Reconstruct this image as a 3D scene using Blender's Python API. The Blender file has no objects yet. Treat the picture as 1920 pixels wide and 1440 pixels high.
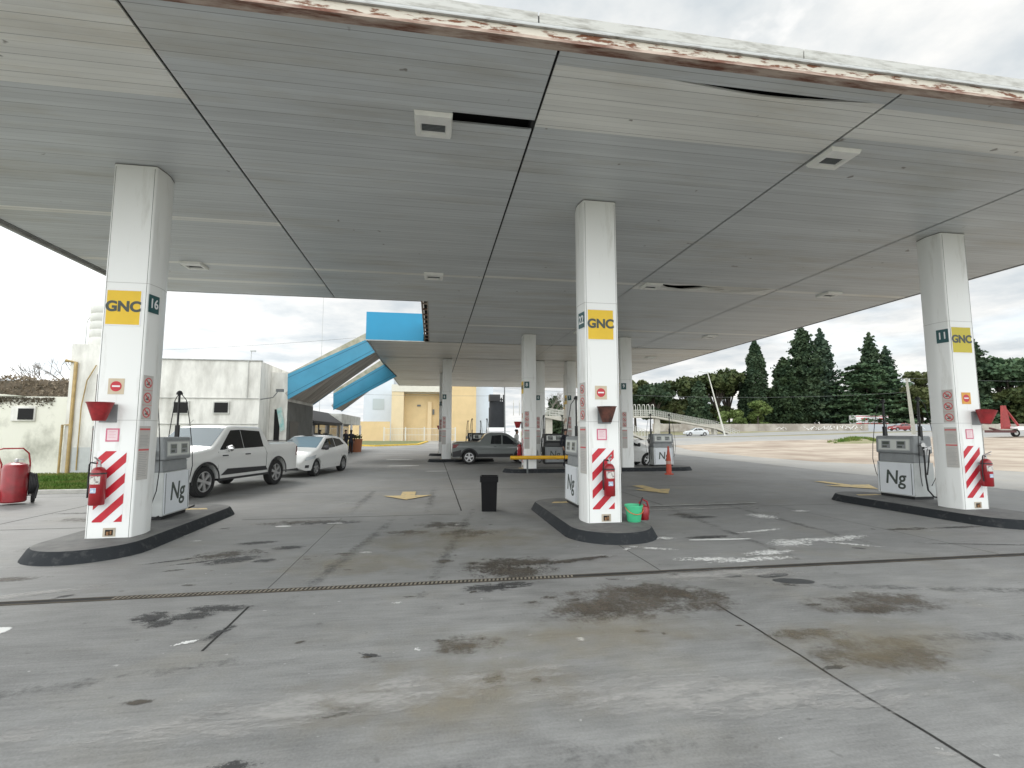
import bpy, bmesh, math, random
from math import radians as R, sin, cos, pi
from mathutils import Vector, Matrix, noise
random.seed(7)
SC = bpy.context.scene
COL = SC.collection

# ---------------------------------------------------------------- camera
PITCH, YAW, CAMH = R(5.53), R(9.16), 1.65
cd = bpy.data.cameras.new("camera"); cam = bpy.data.objects.new("camera", cd); COL.objects.link(cam)
cd.sensor_fit = 'HORIZONTAL'; cd.sensor_width = 36; cd.lens = 36 * 920 / 1920
cd.clip_start = .05; cd.clip_end = 4000
cam.location = (0, 0, CAMH); cam.rotation_euler = (pi / 2 + PITCH, 0, -YAW)
SC.camera = cam
SC.cycles.transparent_max_bounces = 40
SC.render.resolution_x, SC.render.resolution_y = 1024, 768

# ---------------------------------------------------------------- world, overcast
SUN_EL, SUN_AZ = R(42), R(-35)
W = bpy.data.worlds.new("World"); SC.world = W; W.use_nodes = True
nt = W.node_tree; nt.nodes.clear()
def N(t, typ, **kw):
    n = t.nodes.new(typ)
    for k, v in kw.items():
        if k.startswith('i_'): n.inputs[k[2:].replace('_', ' ')].default_value = v
        else: setattr(n, k, v)
    return n
out = N(nt, 'ShaderNodeOutputWorld'); bg = N(nt, 'ShaderNodeBackground'); bg.inputs[1].default_value = .12
sky = N(nt, 'ShaderNodeTexSky', sky_type='NISHITA', sun_disc=False, sun_elevation=SUN_EL, sun_rotation=-SUN_AZ, air_density=1.0, dust_density=2.0)
tc = N(nt, 'ShaderNodeTexCoord'); sp = N(nt, 'ShaderNodeSeparateXYZ'); nt.links.new(tc.outputs['Generated'], sp.inputs[0])
def M_(t, op, a, b=None, c=None, clamp=False):
    n = N(t, 'ShaderNodeMath', operation=op, use_clamp=clamp)
    for i, v in enumerate((a, b, c)):
        if v is None: continue
        if isinstance(v, (int, float)): n.inputs[i].default_value = v
        else: t.links.new(v, n.inputs[i])
    return n.outputs[0]
zz = M_(nt, 'ADD', M_(nt, 'MAXIMUM', sp.outputs[2], 0.0), .12)
cx_ = M_(nt, 'DIVIDE', sp.outputs[0], zz); cy_ = M_(nt, 'DIVIDE', sp.outputs[1], zz)
cmb = N(nt, 'ShaderNodeCombineXYZ'); nt.links.new(cx_, cmb.inputs[0]); nt.links.new(cy_, cmb.inputs[1])
n1 = N(nt, 'ShaderNodeTexNoise', i_Scale=.9, i_Detail=7.0, i_Roughness=.55); nt.links.new(cmb.outputs[0], n1.inputs[0])
n2 = N(nt, 'ShaderNodeTexNoise', i_Scale=2.2, i_Detail=6.0, i_Roughness=.6); nt.links.new(cmb.outputs[0], n2.inputs[0])
# cloud cover: complete to the left, thinner to the right
side = M_(nt, 'MULTIPLY_ADD', sp.outputs[0], -.16, .10)
cov = N(nt, 'ShaderNodeMapRange'); nt.links.new(M_(nt, 'ADD', n1.outputs[0], side), cov.inputs[0])
cov.inputs[1].default_value = .30; cov.inputs[2].default_value = .50; cov.inputs[3].default_value = .22; cov.inputs[4].default_value = 1
cr = N(nt, 'ShaderNodeValToRGB'); nt.links.new(n2.outputs[0], cr.inputs[0])
cr.color_ramp.elements[0].position = .34; cr.color_ramp.elements[0].color = (7.0, 7.6, 8.0, 1)
cr.color_ramp.elements[1].position = .62; cr.color_ramp.elements[1].color = (10.5, 10.5, 10.3, 1)
mx = N(nt, 'ShaderNodeMixRGB'); nt.links.new(cov.outputs[0], mx.inputs[0])
skb = N(nt, 'ShaderNodeMixRGB', blend_type='ADD'); skb.inputs[0].default_value = 1; skb.inputs[2].default_value = (2.2, 3.0, 3.6, 1)
nt.links.new(sky.outputs[0], skb.inputs[1])
nt.links.new(skb.outputs[0], mx.inputs[1]); nt.links.new(cr.outputs[0], mx.inputs[2])
# added brightness in the unseen sky behind the camera lights the ground; dimmed ahead
dirv_ = N(nt, 'ShaderNodeVectorMath', operation='DOT_PRODUCT'); nt.links.new(tc.outputs['Generated'], dirv_.inputs[0]); dirv_.inputs[1].default_value = (.42, .80, .42)
brt = N(nt, 'ShaderNodeMapRange', interpolation_type='SMOOTHSTEP'); nt.links.new(dirv_.outputs['Value'], brt.inputs[0])
brt.inputs[1].default_value = -.2; brt.inputs[2].default_value = .92; brt.inputs[3].default_value = 1.55; brt.inputs[4].default_value = .56
scl = N(nt, 'ShaderNodeVectorMath', operation='SCALE'); nt.links.new(mx.outputs[0], scl.inputs[0]); nt.links.new(brt.outputs[0], scl.inputs['Scale'])
nt.links.new(scl.outputs[0], bg.inputs[0]); nt.links.new(bg.outputs[0], out.inputs[0])

sl = bpy.data.lights.new("sun", 'SUN'); sl.energy = 1.1; sl.angle = R(20); sl.color = (1, .97, .92)
sun = bpy.data.objects.new("sun", sl); COL.objects.link(sun)
sdir = Vector((sin(SUN_AZ) * cos(SUN_EL), cos(SUN_AZ) * cos(SUN_EL), sin(SUN_EL)))
sun.rotation_euler = sdir.to_track_quat('Z', 'Y').to_euler(); sun.location = (0, 0, 40)
SC.view_settings.view_transform = 'Standard'; SC.view_settings.look = 'None'
SC.view_settings.exposure = .50; SC.view_settings.gamma = 1; SC.view_settings.use_curve_mapping = False

# ---------------------------------------------------------------- materials
MATS = {}
def mat(name, col, rough=.6, metal=0., var=.0, vs=4., bump=0., bs=30., col2=None, coat=0., stretch=None, vlo=.35, vhi=.65, detail=5., emit=None, spec=None, world=False):
    if name in MATS: return MATS[name]
    m = bpy.data.materials.new(name); m.use_nodes = True; t = m.node_tree
    p = t.nodes['Principled BSDF']
    p.inputs['Roughness'].default_value = rough; p.inputs['Metallic'].default_value = metal
    if coat: p.inputs['Coat Weight'].default_value = coat; p.inputs['Coat Roughness'].default_value = .05
    if spec is not None: p.inputs['Specular IOR Level'].default_value = spec
    c1 = (*col, 1); p.inputs['Base Color'].default_value = c1
    if col2 is None and var: col2 = tuple(max(0, c * (1 - var)) for c in col)
    if col2 is not None or bump:
        if world: src = N(t, 'ShaderNodeNewGeometry').outputs['Position']
        else: src = N(t, 'ShaderNodeTexCoord').outputs['Object']
        if stretch:
            mp = N(t, 'ShaderNodeMapping'); mp.inputs['Scale'].default_value = stretch; t.links.new(src, mp.inputs[0]); src = mp.outputs[0]
    if col2 is not None:
        n = N(t, 'ShaderNodeTexNoise', i_Scale=vs, i_Detail=detail, i_Roughness=.62); t.links.new(src, n.inputs[0])
        r = N(t, 'ShaderNodeMapRange'); t.links.new(n.outputs[0], r.inputs[0]); r.inputs[1].default_value = vlo; r.inputs[2].default_value = vhi
        x = N(t, 'ShaderNodeMixRGB'); t.links.new(r.outputs[0], x.inputs[0]); x.inputs[1].default_value = c1; x.inputs[2].default_value = (*col2, 1)
        t.links.new(x.outputs[0], p.inputs['Base Color'])
    if bump:
        n = N(t, 'ShaderNodeTexNoise', i_Scale=bs, i_Detail=4.0); t.links.new(src, n.inputs[0])
        b = N(t, 'ShaderNodeBump'); b.inputs['Strength'].default_value = bump; b.inputs['Distance'].default_value = .02
        t.links.new(n.outputs[0], b.inputs['Height']); t.links.new(b.outputs[0], p.inputs['Normal'])
    MATS[name] = m; return m

def concrete_mat(name, lo, hi, warm=(1, 1, .97)):
    m = bpy.data.materials.new(name); m.use_nodes = True; t = m.node_tree; p = t.nodes['Principled BSDF']
    g = N(t, 'ShaderNodeNewGeometry').outputs['Position']
    def noi(scale, det, stretch=None, rough=.6):
        s = g
        if stretch:
            mp = N(t, 'ShaderNodeMapping'); mp.inputs['Scale'].default_value = stretch; mp.inputs['Rotation'].default_value = (0, 0, R(8)); t.links.new(g, mp.inputs[0]); s = mp.outputs[0]
        n = N(t, 'ShaderNodeTexNoise', i_Scale=scale, i_Detail=det, i_Roughness=rough); t.links.new(s, n.inputs[0]); return n.outputs[0]
    a = noi(.35, 6); b = noi(2.2, 8, (1, 2.6, 1)); c = noi(60, 3); d = noi(7, 6, (.35, 5, 1)); e = noi(.9, 5)
    s = M_(t, 'MULTIPLY_ADD', a, .9, M_(t, 'MULTIPLY_ADD', b, .75, M_(t, 'MULTIPLY_ADD', c, .55, M_(t, 'MULTIPLY', d, .5))))
    r = N(t, 'ShaderNodeMapRange'); t.links.new(s, r.inputs[0]); r.inputs[1].default_value = .90; r.inputs[2].default_value = 1.80
    x = N(t, 'ShaderNodeMixRGB'); t.links.new(r.outputs[0], x.inputs[0]); x.inputs[1].default_value = (*[lo * w for w in warm], 1); x.inputs[2].default_value = (*[hi * w for w in warm], 1)
    # ochre weathering
    r2 = N(t, 'ShaderNodeMapRange'); t.links.new(e, r2.inputs[0]); r2.inputs[1].default_value = .52; r2.inputs[2].default_value = .75; r2.inputs[4].default_value = .5
    x2 = N(t, 'ShaderNodeMixRGB', blend_type='MULTIPLY'); t.links.new(r2.outputs[0], x2.inputs[0]); t.links.new(x.outputs[0], x2.inputs[1]); x2.inputs[2].default_value = (1.0, .93, .78, 1)
    # small dark pits
    v = noi(9, 2, None, .4); r3 = N(t, 'ShaderNodeMapRange'); t.links.new(v, r3.inputs[0]); r3.inputs[1].default_value = .70; r3.inputs[2].default_value = .76; r3.inputs[4].default_value = .45
    x3 = N(t, 'ShaderNodeMixRGB'); t.links.new(r3.outputs[0], x3.inputs[0]); t.links.new(x2.outputs[0], x3.inputs[1]); x3.inputs[2].default_value = (.07, .068, .06, 1)
    w = noi(13, 3, None, .5); r4 = N(t, 'ShaderNodeMapRange'); t.links.new(w, r4.inputs[0]); r4.inputs[1].default_value = .715; r4.inputs[2].default_value = .74; r4.inputs[4].default_value = .5
    x4 = N(t, 'ShaderNodeMixRGB'); t.links.new(r4.outputs[0], x4.inputs[0]); t.links.new(x3.outputs[0], x4.inputs[1]); x4.inputs[2].default_value = (.5, .5, .48, 1)
    t.links.new(x4.outputs[0], p.inputs['Base Color'])
    rr = N(t, 'ShaderNodeMapRange'); t.links.new(b, rr.inputs[0]); rr.inputs[3].default_value = .48; rr.inputs[4].default_value = .8; t.links.new(rr.outputs[0], p.inputs['Roughness'])
    bm = N(t, 'ShaderNodeBump'); bm.inputs['Strength'].default_value = .25; bm.inputs['Distance'].default_value = .008
    t.links.new(M_(t, 'ADD', c, d), bm.inputs['Height']); t.links.new(bm.outputs[0], p.inputs['Normal'])
    MATS[name] = m; return m

def slat_mat(name, base, tint, pitch=.1):
    """metal ceiling slats running along X, one every `pitch` metres in Y"""
    m = bpy.data.materials.new(name); m.use_nodes = True; t = m.node_tree; p = t.nodes['Principled BSDF']
    g = N(t, 'ShaderNodeNewGeometry').outputs['Position']; s = N(t, 'ShaderNodeSeparateXYZ'); t.links.new(g, s.inputs[0])
    q = M_(t, 'DIVIDE', s.outputs[1], pitch); fl = M_(t, 'FLOOR', q); fr = M_(t, 'FRACT', q)
    wn = N(t, 'ShaderNodeTexWhiteNoise', noise_dimensions='1D'); t.links.new(fl, wn.inputs['W'])
    mp = N(t, 'ShaderNodeMapping'); mp.inputs['Scale'].default_value = (.35, 1.6, 1); t.links.new(g, mp.inputs[0])
    n = N(t, 'ShaderNodeTexNoise', i_Scale=1.0, i_Detail=6.0); t.links.new(mp.outputs[0], n.inputs[0])
    mp2 = N(t, 'ShaderNodeMapping'); mp2.inputs['Scale'].default_value = (.5, 9, 1); t.links.new(g, mp2.inputs[0])
    n2 = N(t, 'ShaderNodeTexNoise', i_Scale=1.3, i_Detail=4.0); t.links.new(mp2.outputs[0], n2.inputs[0])
    v = M_(t, 'MULTIPLY_ADD', wn.outputs[0], .10, M_(t, 'MULTIPLY_ADD', n.outputs[0], .35, M_(t, 'MULTIPLY_ADD', n2.outputs[0], .30, .62)))
    # groove at the slat edge, deeper at every third one
    th = M_(t, 'LESS_THAN', M_(t, 'FRACT', M_(t, 'DIVIDE', fl, 3.0)), .2)
    gro = M_(t, 'MULTIPLY', M_(t, 'LESS_THAN', fr, .07), M_(t, 'MULTIPLY_ADD', th, .40, .20))
    v2 = M_(t, 'MULTIPLY', v, M_(t, 'SUBTRACT', 1.0, gro))
    # specks of dirt and rust
    d = N(t, 'ShaderNodeTexNoise', i_Scale=5.0, i_Detail=2.0, i_Roughness=.4); t.links.new(g, d.inputs[0])
    rd = N(t, 'ShaderNodeMapRange'); t.links.new(d.outputs[0], rd.inputs[0]); rd.inputs[1].default_value = .765; rd.inputs[2].default_value = .80; rd.inputs[4].default_value = .7
    c = N(t, 'ShaderNodeMixRGB', blend_type='MULTIPLY'); c.inputs[0].default_value = 1; c.inputs[1].default_value = (*[base * k for k in tint], 1)
    cc = N(t, 'ShaderNodeCombineXYZ')
    for i in range(3): t.links.new(v2, cc.inputs[i])
    t.links.new(cc.outputs[0], c.inputs[2])
    # dull brown water marks
    ws_ = N(t, 'ShaderNodeTexNoise', i_Scale=.8, i_Detail=8.0, i_Roughness=.7); t.links.new(mp.outputs[0], ws_.inputs[0])
    wr_ = N(t, 'ShaderNodeMapRange'); t.links.new(ws_.outputs[0], wr_.inputs[0]); wr_.inputs[1].default_value = .50; wr_.inputs[2].default_value = .72; wr_.inputs[4].default_value = .75
    cw = N(t, 'ShaderNodeMixRGB', blend_type='MULTIPLY'); t.links.new(wr_.outputs[0], cw.inputs[0]); t.links.new(c.outputs[0], cw.inputs[1]); cw.inputs[2].default_value = (.80, .74, .64, 1); c = cw
    c2 = N(t, 'ShaderNodeMixRGB'); t.links.new(rd.outputs[0], c2.inputs[0]); t.links.new(c.outputs[0], c2.inputs[1]); c2.inputs[2].default_value = (.10, .075, .05, 1)
    t.links.new(c2.outputs[0], p.inputs['Base Color']); p.inputs['Roughness'].default_value = .42
    bm = N(t, 'ShaderNodeBump'); bm.inputs['Strength'].default_value = .35; bm.inputs['Distance'].default_value = .01
    rr = M_(t, 'MULTIPLY', M_(t, 'SUBTRACT', 1.0, M_(t, 'LESS_THAN', fr, .09)), 1.0); t.links.new(rr, bm.inputs['Height']); t.links.new(bm.outputs[0], p.inputs['Normal'])
    MATS[name] = m; return m

def leaf_mat(name, c1, c2):
    m = bpy.data.materials.new(name); m.use_nodes = True; t = m.node_tree; p = t.nodes['Principled BSDF']
    g = N(t, 'ShaderNodeNewGeometry').outputs['Position']
    n = N(t, 'ShaderNodeTexNoise', i_Scale=.45, i_Detail=5.0, i_Roughness=.7); t.links.new(g, n.inputs[0])
    r = N(t, 'ShaderNodeMapRange'); t.links.new(n.outputs[0], r.inputs[0]); r.inputs[1].default_value = .38; r.inputs[2].default_value = .64
    x = N(t, 'ShaderNodeMixRGB'); t.links.new(r.outputs[0], x.inputs[0]); x.inputs[1].default_value = (*c1, 1); x.inputs[2].default_value = (*c2, 1)
    t.links.new(x.outputs[0], p.inputs['Base Color']); p.inputs['Roughness'].default_value = .7; p.inputs['Specular IOR Level'].default_value = .2
    MATS[name] = m; return m

def splat_mat(name, col, soft=.5, nscale=6., namt=.9, thr=0., dens=1., fine=0., stretch=None, rough=.6):
    """irregular dirt or paint on concrete: opaque where a noisy radial mask is high (UV holds -1..1 over each patch)"""
    m = bpy.data.materials.new(name); m.use_nodes = True; t = m.node_tree; p = t.nodes['Principled BSDF']
    uv = N(t, 'ShaderNodeUVMap'); ln = N(t, 'ShaderNodeVectorMath', operation='LENGTH'); t.links.new(uv.outputs[0], ln.inputs[0])
    g = N(t, 'ShaderNodeNewGeometry').outputs['Position']
    if stretch:
        mp = N(t, 'ShaderNodeMapping'); mp.inputs['Scale'].default_value = stretch; t.links.new(g, mp.inputs[0]); g = mp.outputs[0]
    n = N(t, 'ShaderNodeTexNoise', i_Scale=nscale, i_Detail=7.0, i_Roughness=.65); t.links.new(g, n.inputs[0])
    rad = M_(t, 'SUBTRACT', 1.0, M_(t, 'POWER', ln.outputs['Value'], 1.6))
    v = M_(t, 'MULTIPLY_ADD', M_(t, 'SUBTRACT', n.outputs[0], .5), namt * 4, rad)
    if fine:
        n2 = N(t, 'ShaderNodeTexNoise', i_Scale=nscale * 7, i_Detail=4.0); t.links.new(g, n2.inputs[0])
        v = M_(t, 'MULTIPLY_ADD', M_(t, 'SUBTRACT', n2.outputs[0], .5), fine * 4, v)
    r = N(t, 'ShaderNodeMapRange', interpolation_type='SMOOTHSTEP'); t.links.new(v, r.inputs[0]); r.inputs[1].default_value = thr + .25; r.inputs[2].default_value = thr + .25 + soft; r.inputs[4].default_value = dens
    edge = M_(t, 'MULTIPLY', r.outputs[0], M_(t, 'MULTIPLY', M_(t, 'SUBTRACT', 1.0, ln.outputs['Value']), 4.0, clamp=True))
    t.links.new(edge, p.inputs['Alpha'])
    p.inputs['Base Color'].default_value = (*col, 1); p.inputs['Roughness'].default_value = rough
    MATS[name] = m; return m

white_paint = mat('white_enamel', (.78, .79, .77), .38, var=.10, vs=1.3, bump=.03, bs=3, stretch=(1, 1, .25))
colwhite = mat('column_white', (.82, .83, .81), .32, col2=(.50, .49, .44), vs=2.0, vlo=.56, vhi=.88, stretch=(3, 3, .5), detail=8)
colgrey = mat('column_seam', (.18, .18, .17), .6)
yellow = mat('sign_yellow', (.80, .52, .015), .45, var=.06)
dkgreen = mat('number_green', (.02, .085, .09), .45)
letter_dk = mat('letter_dark', (.055, .07, .06), .5)
letter_wh = mat('letter_white', (.8, .8, .8), .5)
red = mat('safety_red', (.55, .018, .035), .4, var=.15, vs=6)
red_gloss = mat('extinguisher_red', (.33, .010, .018), .38, coat=.25, col2=(.22, .008, .012), vs=5)
red_faded = mat('bucket_red', (.36, .02, .025), .5, var=.4, vs=9)
rustbrown = mat('rusty_bucket', (.14, .05, .035), .8, col2=(.03, .015, .012), vs=7)
beige_st = mat('sticker_beige', (.62, .52, .38), .6, var=.1)
pink_st = mat('sticker_pink', (.78, .62, .64), .6)
grey_st = mat('sticker_grey', (.52, .50, .47), .6, var=.1)
orange_st = mat('sticker_orange', (.66, .33, .05), .5)
stredred = mat('sticker_red', (.55, .10, .10), .6)
steel = mat('brushed_steel', (.5, .5, .5), .35, metal=.9)
galv = mat('grey_cabinet', (.27, .285, .29), .5, var=.15, vs=5)
galv_dk = mat('dark_grey_cabinet', (.13, .14, .14), .5, var=.2, vs=6)
galv_lt = mat('light_grey_cabinet', (.5, .52, .51), .45, var=.1, vs=5)
panelwhite = mat('panel_white', (.74, .77, .80), .35, var=.05)
lcd = mat('display_glass', (.10, .115, .10), .15)
black = mat('black_rubber', (.012, .012, .013), .55)
blackpl = mat('black_plastic', (.02, .021, .022), .4, var=.3, vs=9)
kerbdark = mat('kerb_dark_paint', (.024, .027, .030), .8, spec=.2, col2=(.085, .085, .085), vs=9, vlo=.54, vhi=.85, bump=.2, bs=40)
islandtop = mat('island_concrete', (.17, .17, .16), .75, col2=(.10, .10, .10), vs=3, bump=.2, bs=50)
rust = mat('rusty_fascia', (.60, .56, .48), .75, col2=(.17, .065, .03), vs=6.5, stretch=(.8, 3, 3.5), vlo=.50, vhi=.58, detail=9, bump=.3, bs=20)
lip = mat('rusty_lip', (.52, .42, .35), .7, col2=(.16, .06, .035), vs=4, stretch=(.5, 3, 3), vlo=.4, vhi=.65)
fascia_w = mat('weathered_white_panel', (.52, .52, .49), .6, col2=(.24, .23, .20), vs=4, stretch=(.8, 2, 4), vlo=.45, vhi=.72, detail=9)
gutter = mat('weathered_gutter', (.42, .43, .42), .6, col2=(.16, .15, .13), vs=6, stretch=(1, 2, 6), vlo=.5, vhi=.72)
blue = mat('blue_panel', (.0, .25, .45), .35, var=.06, vs=1.2)
blue_in = mat('blue_beam_panel', (.05, .29, .45), .35, var=.12, vs=1.5)
seam_m = mat('panel_seam', (.01, .07, .12), .6)
tanmetal = mat('faded_tan_panel', (.50, .47, .38), .55, col2=(.30, .30, .2), vs=3)
cavity = mat('dark_cavity', (.012, .012, .012), .9)
render_w = mat('stained_render', (.80, .79, .74), .85, col2=(.46, .45, .41), vs=1.3, stretch=(1.3, 1.3, .45), vlo=.42, vhi=.72, detail=9, bump=.3, bs=8)
render_w2 = mat('mouldy_render', (.74, .73, .64), .85, col2=(.26, .26, .21), vs=.9, stretch=(1, 1, .7), vlo=.48, vhi=.75, detail=10, bump=.3, bs=8)
yellow_w = mat('ochre_render', (.66, .50, .27), .8, var=.10, vs=.6)
pale_w = mat('pale_blue_render', (.60, .66, .72), .8, var=.07, vs=.5)
cream = mat('cream_render', (.66, .64, .56), .8, var=.1)
glass_dk = mat('tinted_glass', (.012, .014, .016), .04, coat=.3)
glass_ws = mat('windscreen_glass', (.16, .20, .22), .05, coat=.4)
pipe_y = mat('ochre_pipe', (.45, .32, .13), .6, var=.3, vs=4)
slat_a = slat_mat('ceiling_slats', .63, (.96, 1.0, 1.01))
slat_b = slat_mat('cleaner_ceiling_slats', .84, (1, 1.0, .95))
slat_c = slat_mat('aged_skylit_ceiling_slats', .84, (1.0, .95, .85))  # older beige; warm daylight from the open rear put into the colour
conc = concrete_mat('forecourt_concrete', .10, .305)
conc_l = concrete_mat('pale_concrete', .22, .38, (1.03, 1, .93))
asph = concrete_mat('worn_asphalt', .22, .34, (1, 1, .97))
dirt = mat('dry_dirt', (.42, .36, .29), .95, col2=(.25, .195, .15), vs=.22, vlo=.40, vhi=.64, detail=9, bump=.5, bs=3, world=True)
verge = mat('dry_verge', (.30, .26, .17), .95, col2=(.16, .17, .08), vs=.4, bump=.5, bs=3, world=True)
grassm = mat('lawn_soil', (.075, .12, .025), .9, col2=(.14, .13, .05), vs=1.5, world=True)
blade = leaf_mat('grass_blades', (.07, .15, .02), (.19, .21, .06))
bark = mat('bark', (.09, .075, .06), .9, var=.4, vs=3)
conc_far = mat('bridge_concrete', (.46, .44, .38), .85, var=.2, vs=1)
pole_w = mat('pole_concrete', (.60, .60, .55), .8, var=.1)
arrow_y = mat('worn_yellow_paint', (.62, .47, .22), .7, col2=(.30, .27, .2), vs=7, vlo=.5, vhi=.72, world=True)
kerb_y = mat('yellow_kerb_paint', (.72, .48, .06), .7, var=.25, vs=2)
skin = mat('skin', (.42, .24, .17), .6)
hair = mat('hair', (.02, .015, .012), .7)
darkcloth = mat('dark_cloth', (.018, .02, .028), .9)
whitecloth = mat('white_cloth', (.62, .62, .60), .9)

# ---------------------------------------------------------------- mesh helpers
class MB:
    def __init__(s): s.v = []; s.f = []; s.m = []
    def add(s, vs, fs, m=0):
        b = len(s.v); s.v += [tuple(p) for p in vs]
        for f in fs: s.f.append([b + i for i in f]); s.m.append(m)
        return s
    def box(s, x0, x1, y0, y1, z0, z1, m=0):
        return s.add([(x0, y0, z0), (x1, y0, z0), (x1, y1, z0), (x0, y1, z0), (x0, y0, z1), (x1, y0, z1), (x1, y1, z1), (x0, y1, z1)],
                     [(0, 3, 2, 1), (4, 5, 6, 7), (0, 1, 5, 4), (1, 2, 6, 5), (2, 3, 7, 6), (3, 0, 4, 7)], m)
    def prism(s, poly, z0, z1, m=0, mtop=None):
        n = len(poly); vs = [(x, y, z0) for x, y in poly] + [(x, y, z1) for x, y in poly]
        s.add(vs, [tuple(range(n))[::-1]] + [(i, (i + 1) % n, n + (i + 1) % n, n + i) for i in range(n)], m)
        return s.add([(x, y, z1) for x, y in poly], [tuple(range(n))], m if mtop is None else mtop)
    def extr(s, poly, a0, a1, axis='y', m=0):
        """polygon (p,q) extruded along an axis: 'y' -> (p, a, q); 'x' -> (a, p, q)"""
        n = len(poly); f = (lambda p, q, a: (p, a, q)) if axis == 'y' else (lambda p, q, a: (a, p, q))
        vs = [f(p, q, a0) for p, q in poly] + [f(p, q, a1) for p, q in poly]
        return s.add(vs, [tuple(range(n)), tuple(range(n, 2 * n))[::-1]] + [(i, (i + 1) % n, n + (i + 1) % n, n + i) for i in range(n)], m)
    def tube(s, pts, r, seg=8, m=0, r2=None, cap=True):
        pts = [Vector(p) for p in pts]; n = len(pts); rings = []
        for i, p in enumerate(pts):
            d = (pts[min(i + 1, n - 1)] - pts[max(i - 1, 0)]).normalized()
            a = d.orthogonal().normalized() if i == 0 else (a - d * a.dot(d)).normalized()
            b = d.cross(a); rr = r if r2 is None else r + (r2 - r) * i / (n - 1)
            rings.append([p + (a * cos(2 * pi * k / seg) + b * sin(2 * pi * k / seg)) * rr for k in range(seg)])
        vs = [v for g in rings for v in g]; fs = []
        for i in range(n - 1):
            for k in range(seg):
                k2 = (k + 1) % seg; fs.append((i * seg + k, i * seg + k2, (i + 1) * seg + k2, (i + 1) * seg + k))
        if cap: fs += [tuple(range(seg))[::-1], tuple(range((n - 1) * seg, n * seg))]
        return s.add(vs, fs, m)
    def lathe(s, prof, c=(0, 0, 0), axis='z', seg=20, m=0, a0=0, a1=2 * pi):
        """prof: (r, h) list"""
        full = abs(a1 - a0 - 2 * pi) < 1e-6; ns = seg if full else seg + 1; vs = []
        for r, h in prof:
            for k in range(ns):
                a = a0 + (a1 - a0) * k / seg; x, y = r * cos(a), r * sin(a)
                vs.append({'z': (c[0] + x, c[1] + y, c[2] + h), 'x': (c[0] + h, c[1] + x, c[2] + y), 'y': (c[0] + x, c[1] + h, c[2] + y)}[axis])
        fs = []
        for i in range(len(prof) - 1):
            for k in range(seg):
                k2 = (k + 1) % ns; fs.append((i * ns + k, i * ns + k2, (i + 1) * ns + k2, (i + 1) * ns + k))
        return s.add(vs, fs, m)
    def disc(s, c, r, m=0, n=24, w=0):
        return s.add([(c[0] + r * cos(2 * pi * k / n), c[1] + r * sin(2 * pi * k / n), w) for k in range(n)], [tuple(range(n))], m)
    def tf(s, M, start=0):
        for i in range(start, len(s.v)): s.v[i] = tuple(M @ Vector(s.v[i]))
        return s
    def build(s, name, mats, parent=None, loc=None, rot=None, smooth=False, bevel=0, label=None):
        me = bpy.data.meshes.new(name); me.from_pydata(s.v, [], s.f)
        if not isinstance(mats, (list, tuple)): mats = [mats]
        for m in mats: me.materials.append(m)
        me.polygons.foreach_set('material_index', s.m)
        bm = bmesh.new(); bm.from_mesh(me)
        if len(s.v) < 40000: bmesh.ops.recalc_face_normals(bm, faces=bm.faces)
        bm.to_mesh(me); bm.free()
        if smooth:
            me.polygons.foreach_set('use_smooth', [True] * len(me.polygons)); me.set_sharp_from_angle(angle=R(40))
        o = bpy.data.objects.new(name, me); COL.objects.link(o)
        if parent: o.parent = parent
        if loc: o.location = loc
        if rot: o.rotation_euler = rot
        if bevel:
            b = o.modifiers.new('bevel', 'BEVEL'); b.width = bevel; b.segments = 2; b.limit_method = 'ANGLE'; b.angle_limit = R(40)
        if label: o['label'] = label
        return o
def tag(o, label, cat, group=None):
    o['label'] = label; o['category'] = cat
    if group: o['group'] = group
    return o
def thing(name, label, cat, loc=(0, 0, 0), rz=0, group=None):
    o = bpy.data.objects.new(name, None); COL.objects.link(o); o.empty_display_size = .2
    o.location = loc; o.rotation_euler = (0, 0, rz); return tag(o, label, cat, group)
def struct(o, kind='structure'): o['kind'] = kind; return o
def copy_tree(o, parent=None):
    c = o.copy(); COL.objects.link(c); c.parent = parent
    for ch in list(o.children): copy_tree(ch, c)
    return c
def text(txt, size, m, parent, M, name='lettering', bold=0., shear=0., depth=.002, align='CENTER', sx=1.):
    cu = bpy.data.curves.new('t', 'FONT'); cu.body = txt; cu.size = size; cu.offset = bold; cu.extrude = depth; cu.shear = shear
    cu.align_x = align; cu.align_y = 'CENTER'
    ob = bpy.data.objects.new('t', cu); COL.objects.link(ob); dg = bpy.context.evaluated_depsgraph_get()
    me = bpy.data.meshes.new_from_object(ob.evaluated_get(dg)); bpy.data.objects.remove(ob); bpy.data.curves.remove(cu)
    me.transform(M @ Matrix.Diagonal((sx, 1, 1, 1))); me.materials.clear(); me.materials.append(m)
    o = bpy.data.objects.new(name, me); COL.objects.link(o); o.parent = parent; return o
def frame(o, u, n):
    """matrix taking local x->u, y->up, z->n, origin o"""
    u = Vector(u).normalized(); n = Vector(n).normalized(); up = n.cross(u)
    M = Matrix.Identity(4)
    for i in range(3): M[i][0] = u[i]; M[i][1] = up[i]; M[i][2] = n[i]; M[i][3] = o[i]
    return M
def clip_poly(poly, x0, x1, y0, y1):
    for ax, val, sgn in ((0, x0, 1), (0, x1, -1), (1, y0, 1), (1, y1, -1)):
        o_ = []
        for i in range(len(poly)):
            a, b = poly[i], poly[(i + 1) % len(poly)]; da, db = (a[ax] - val) * sgn, (b[ax] - val) * sgn
            if da >= 0: o_.append(a)
            if da * db < 0: t = da / (da - db); o_.append((a[0] + (b[0] - a[0]) * t, a[1] + (b[1] - a[1]) * t))
        poly = o_
        if not poly: return poly
    return poly
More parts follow.
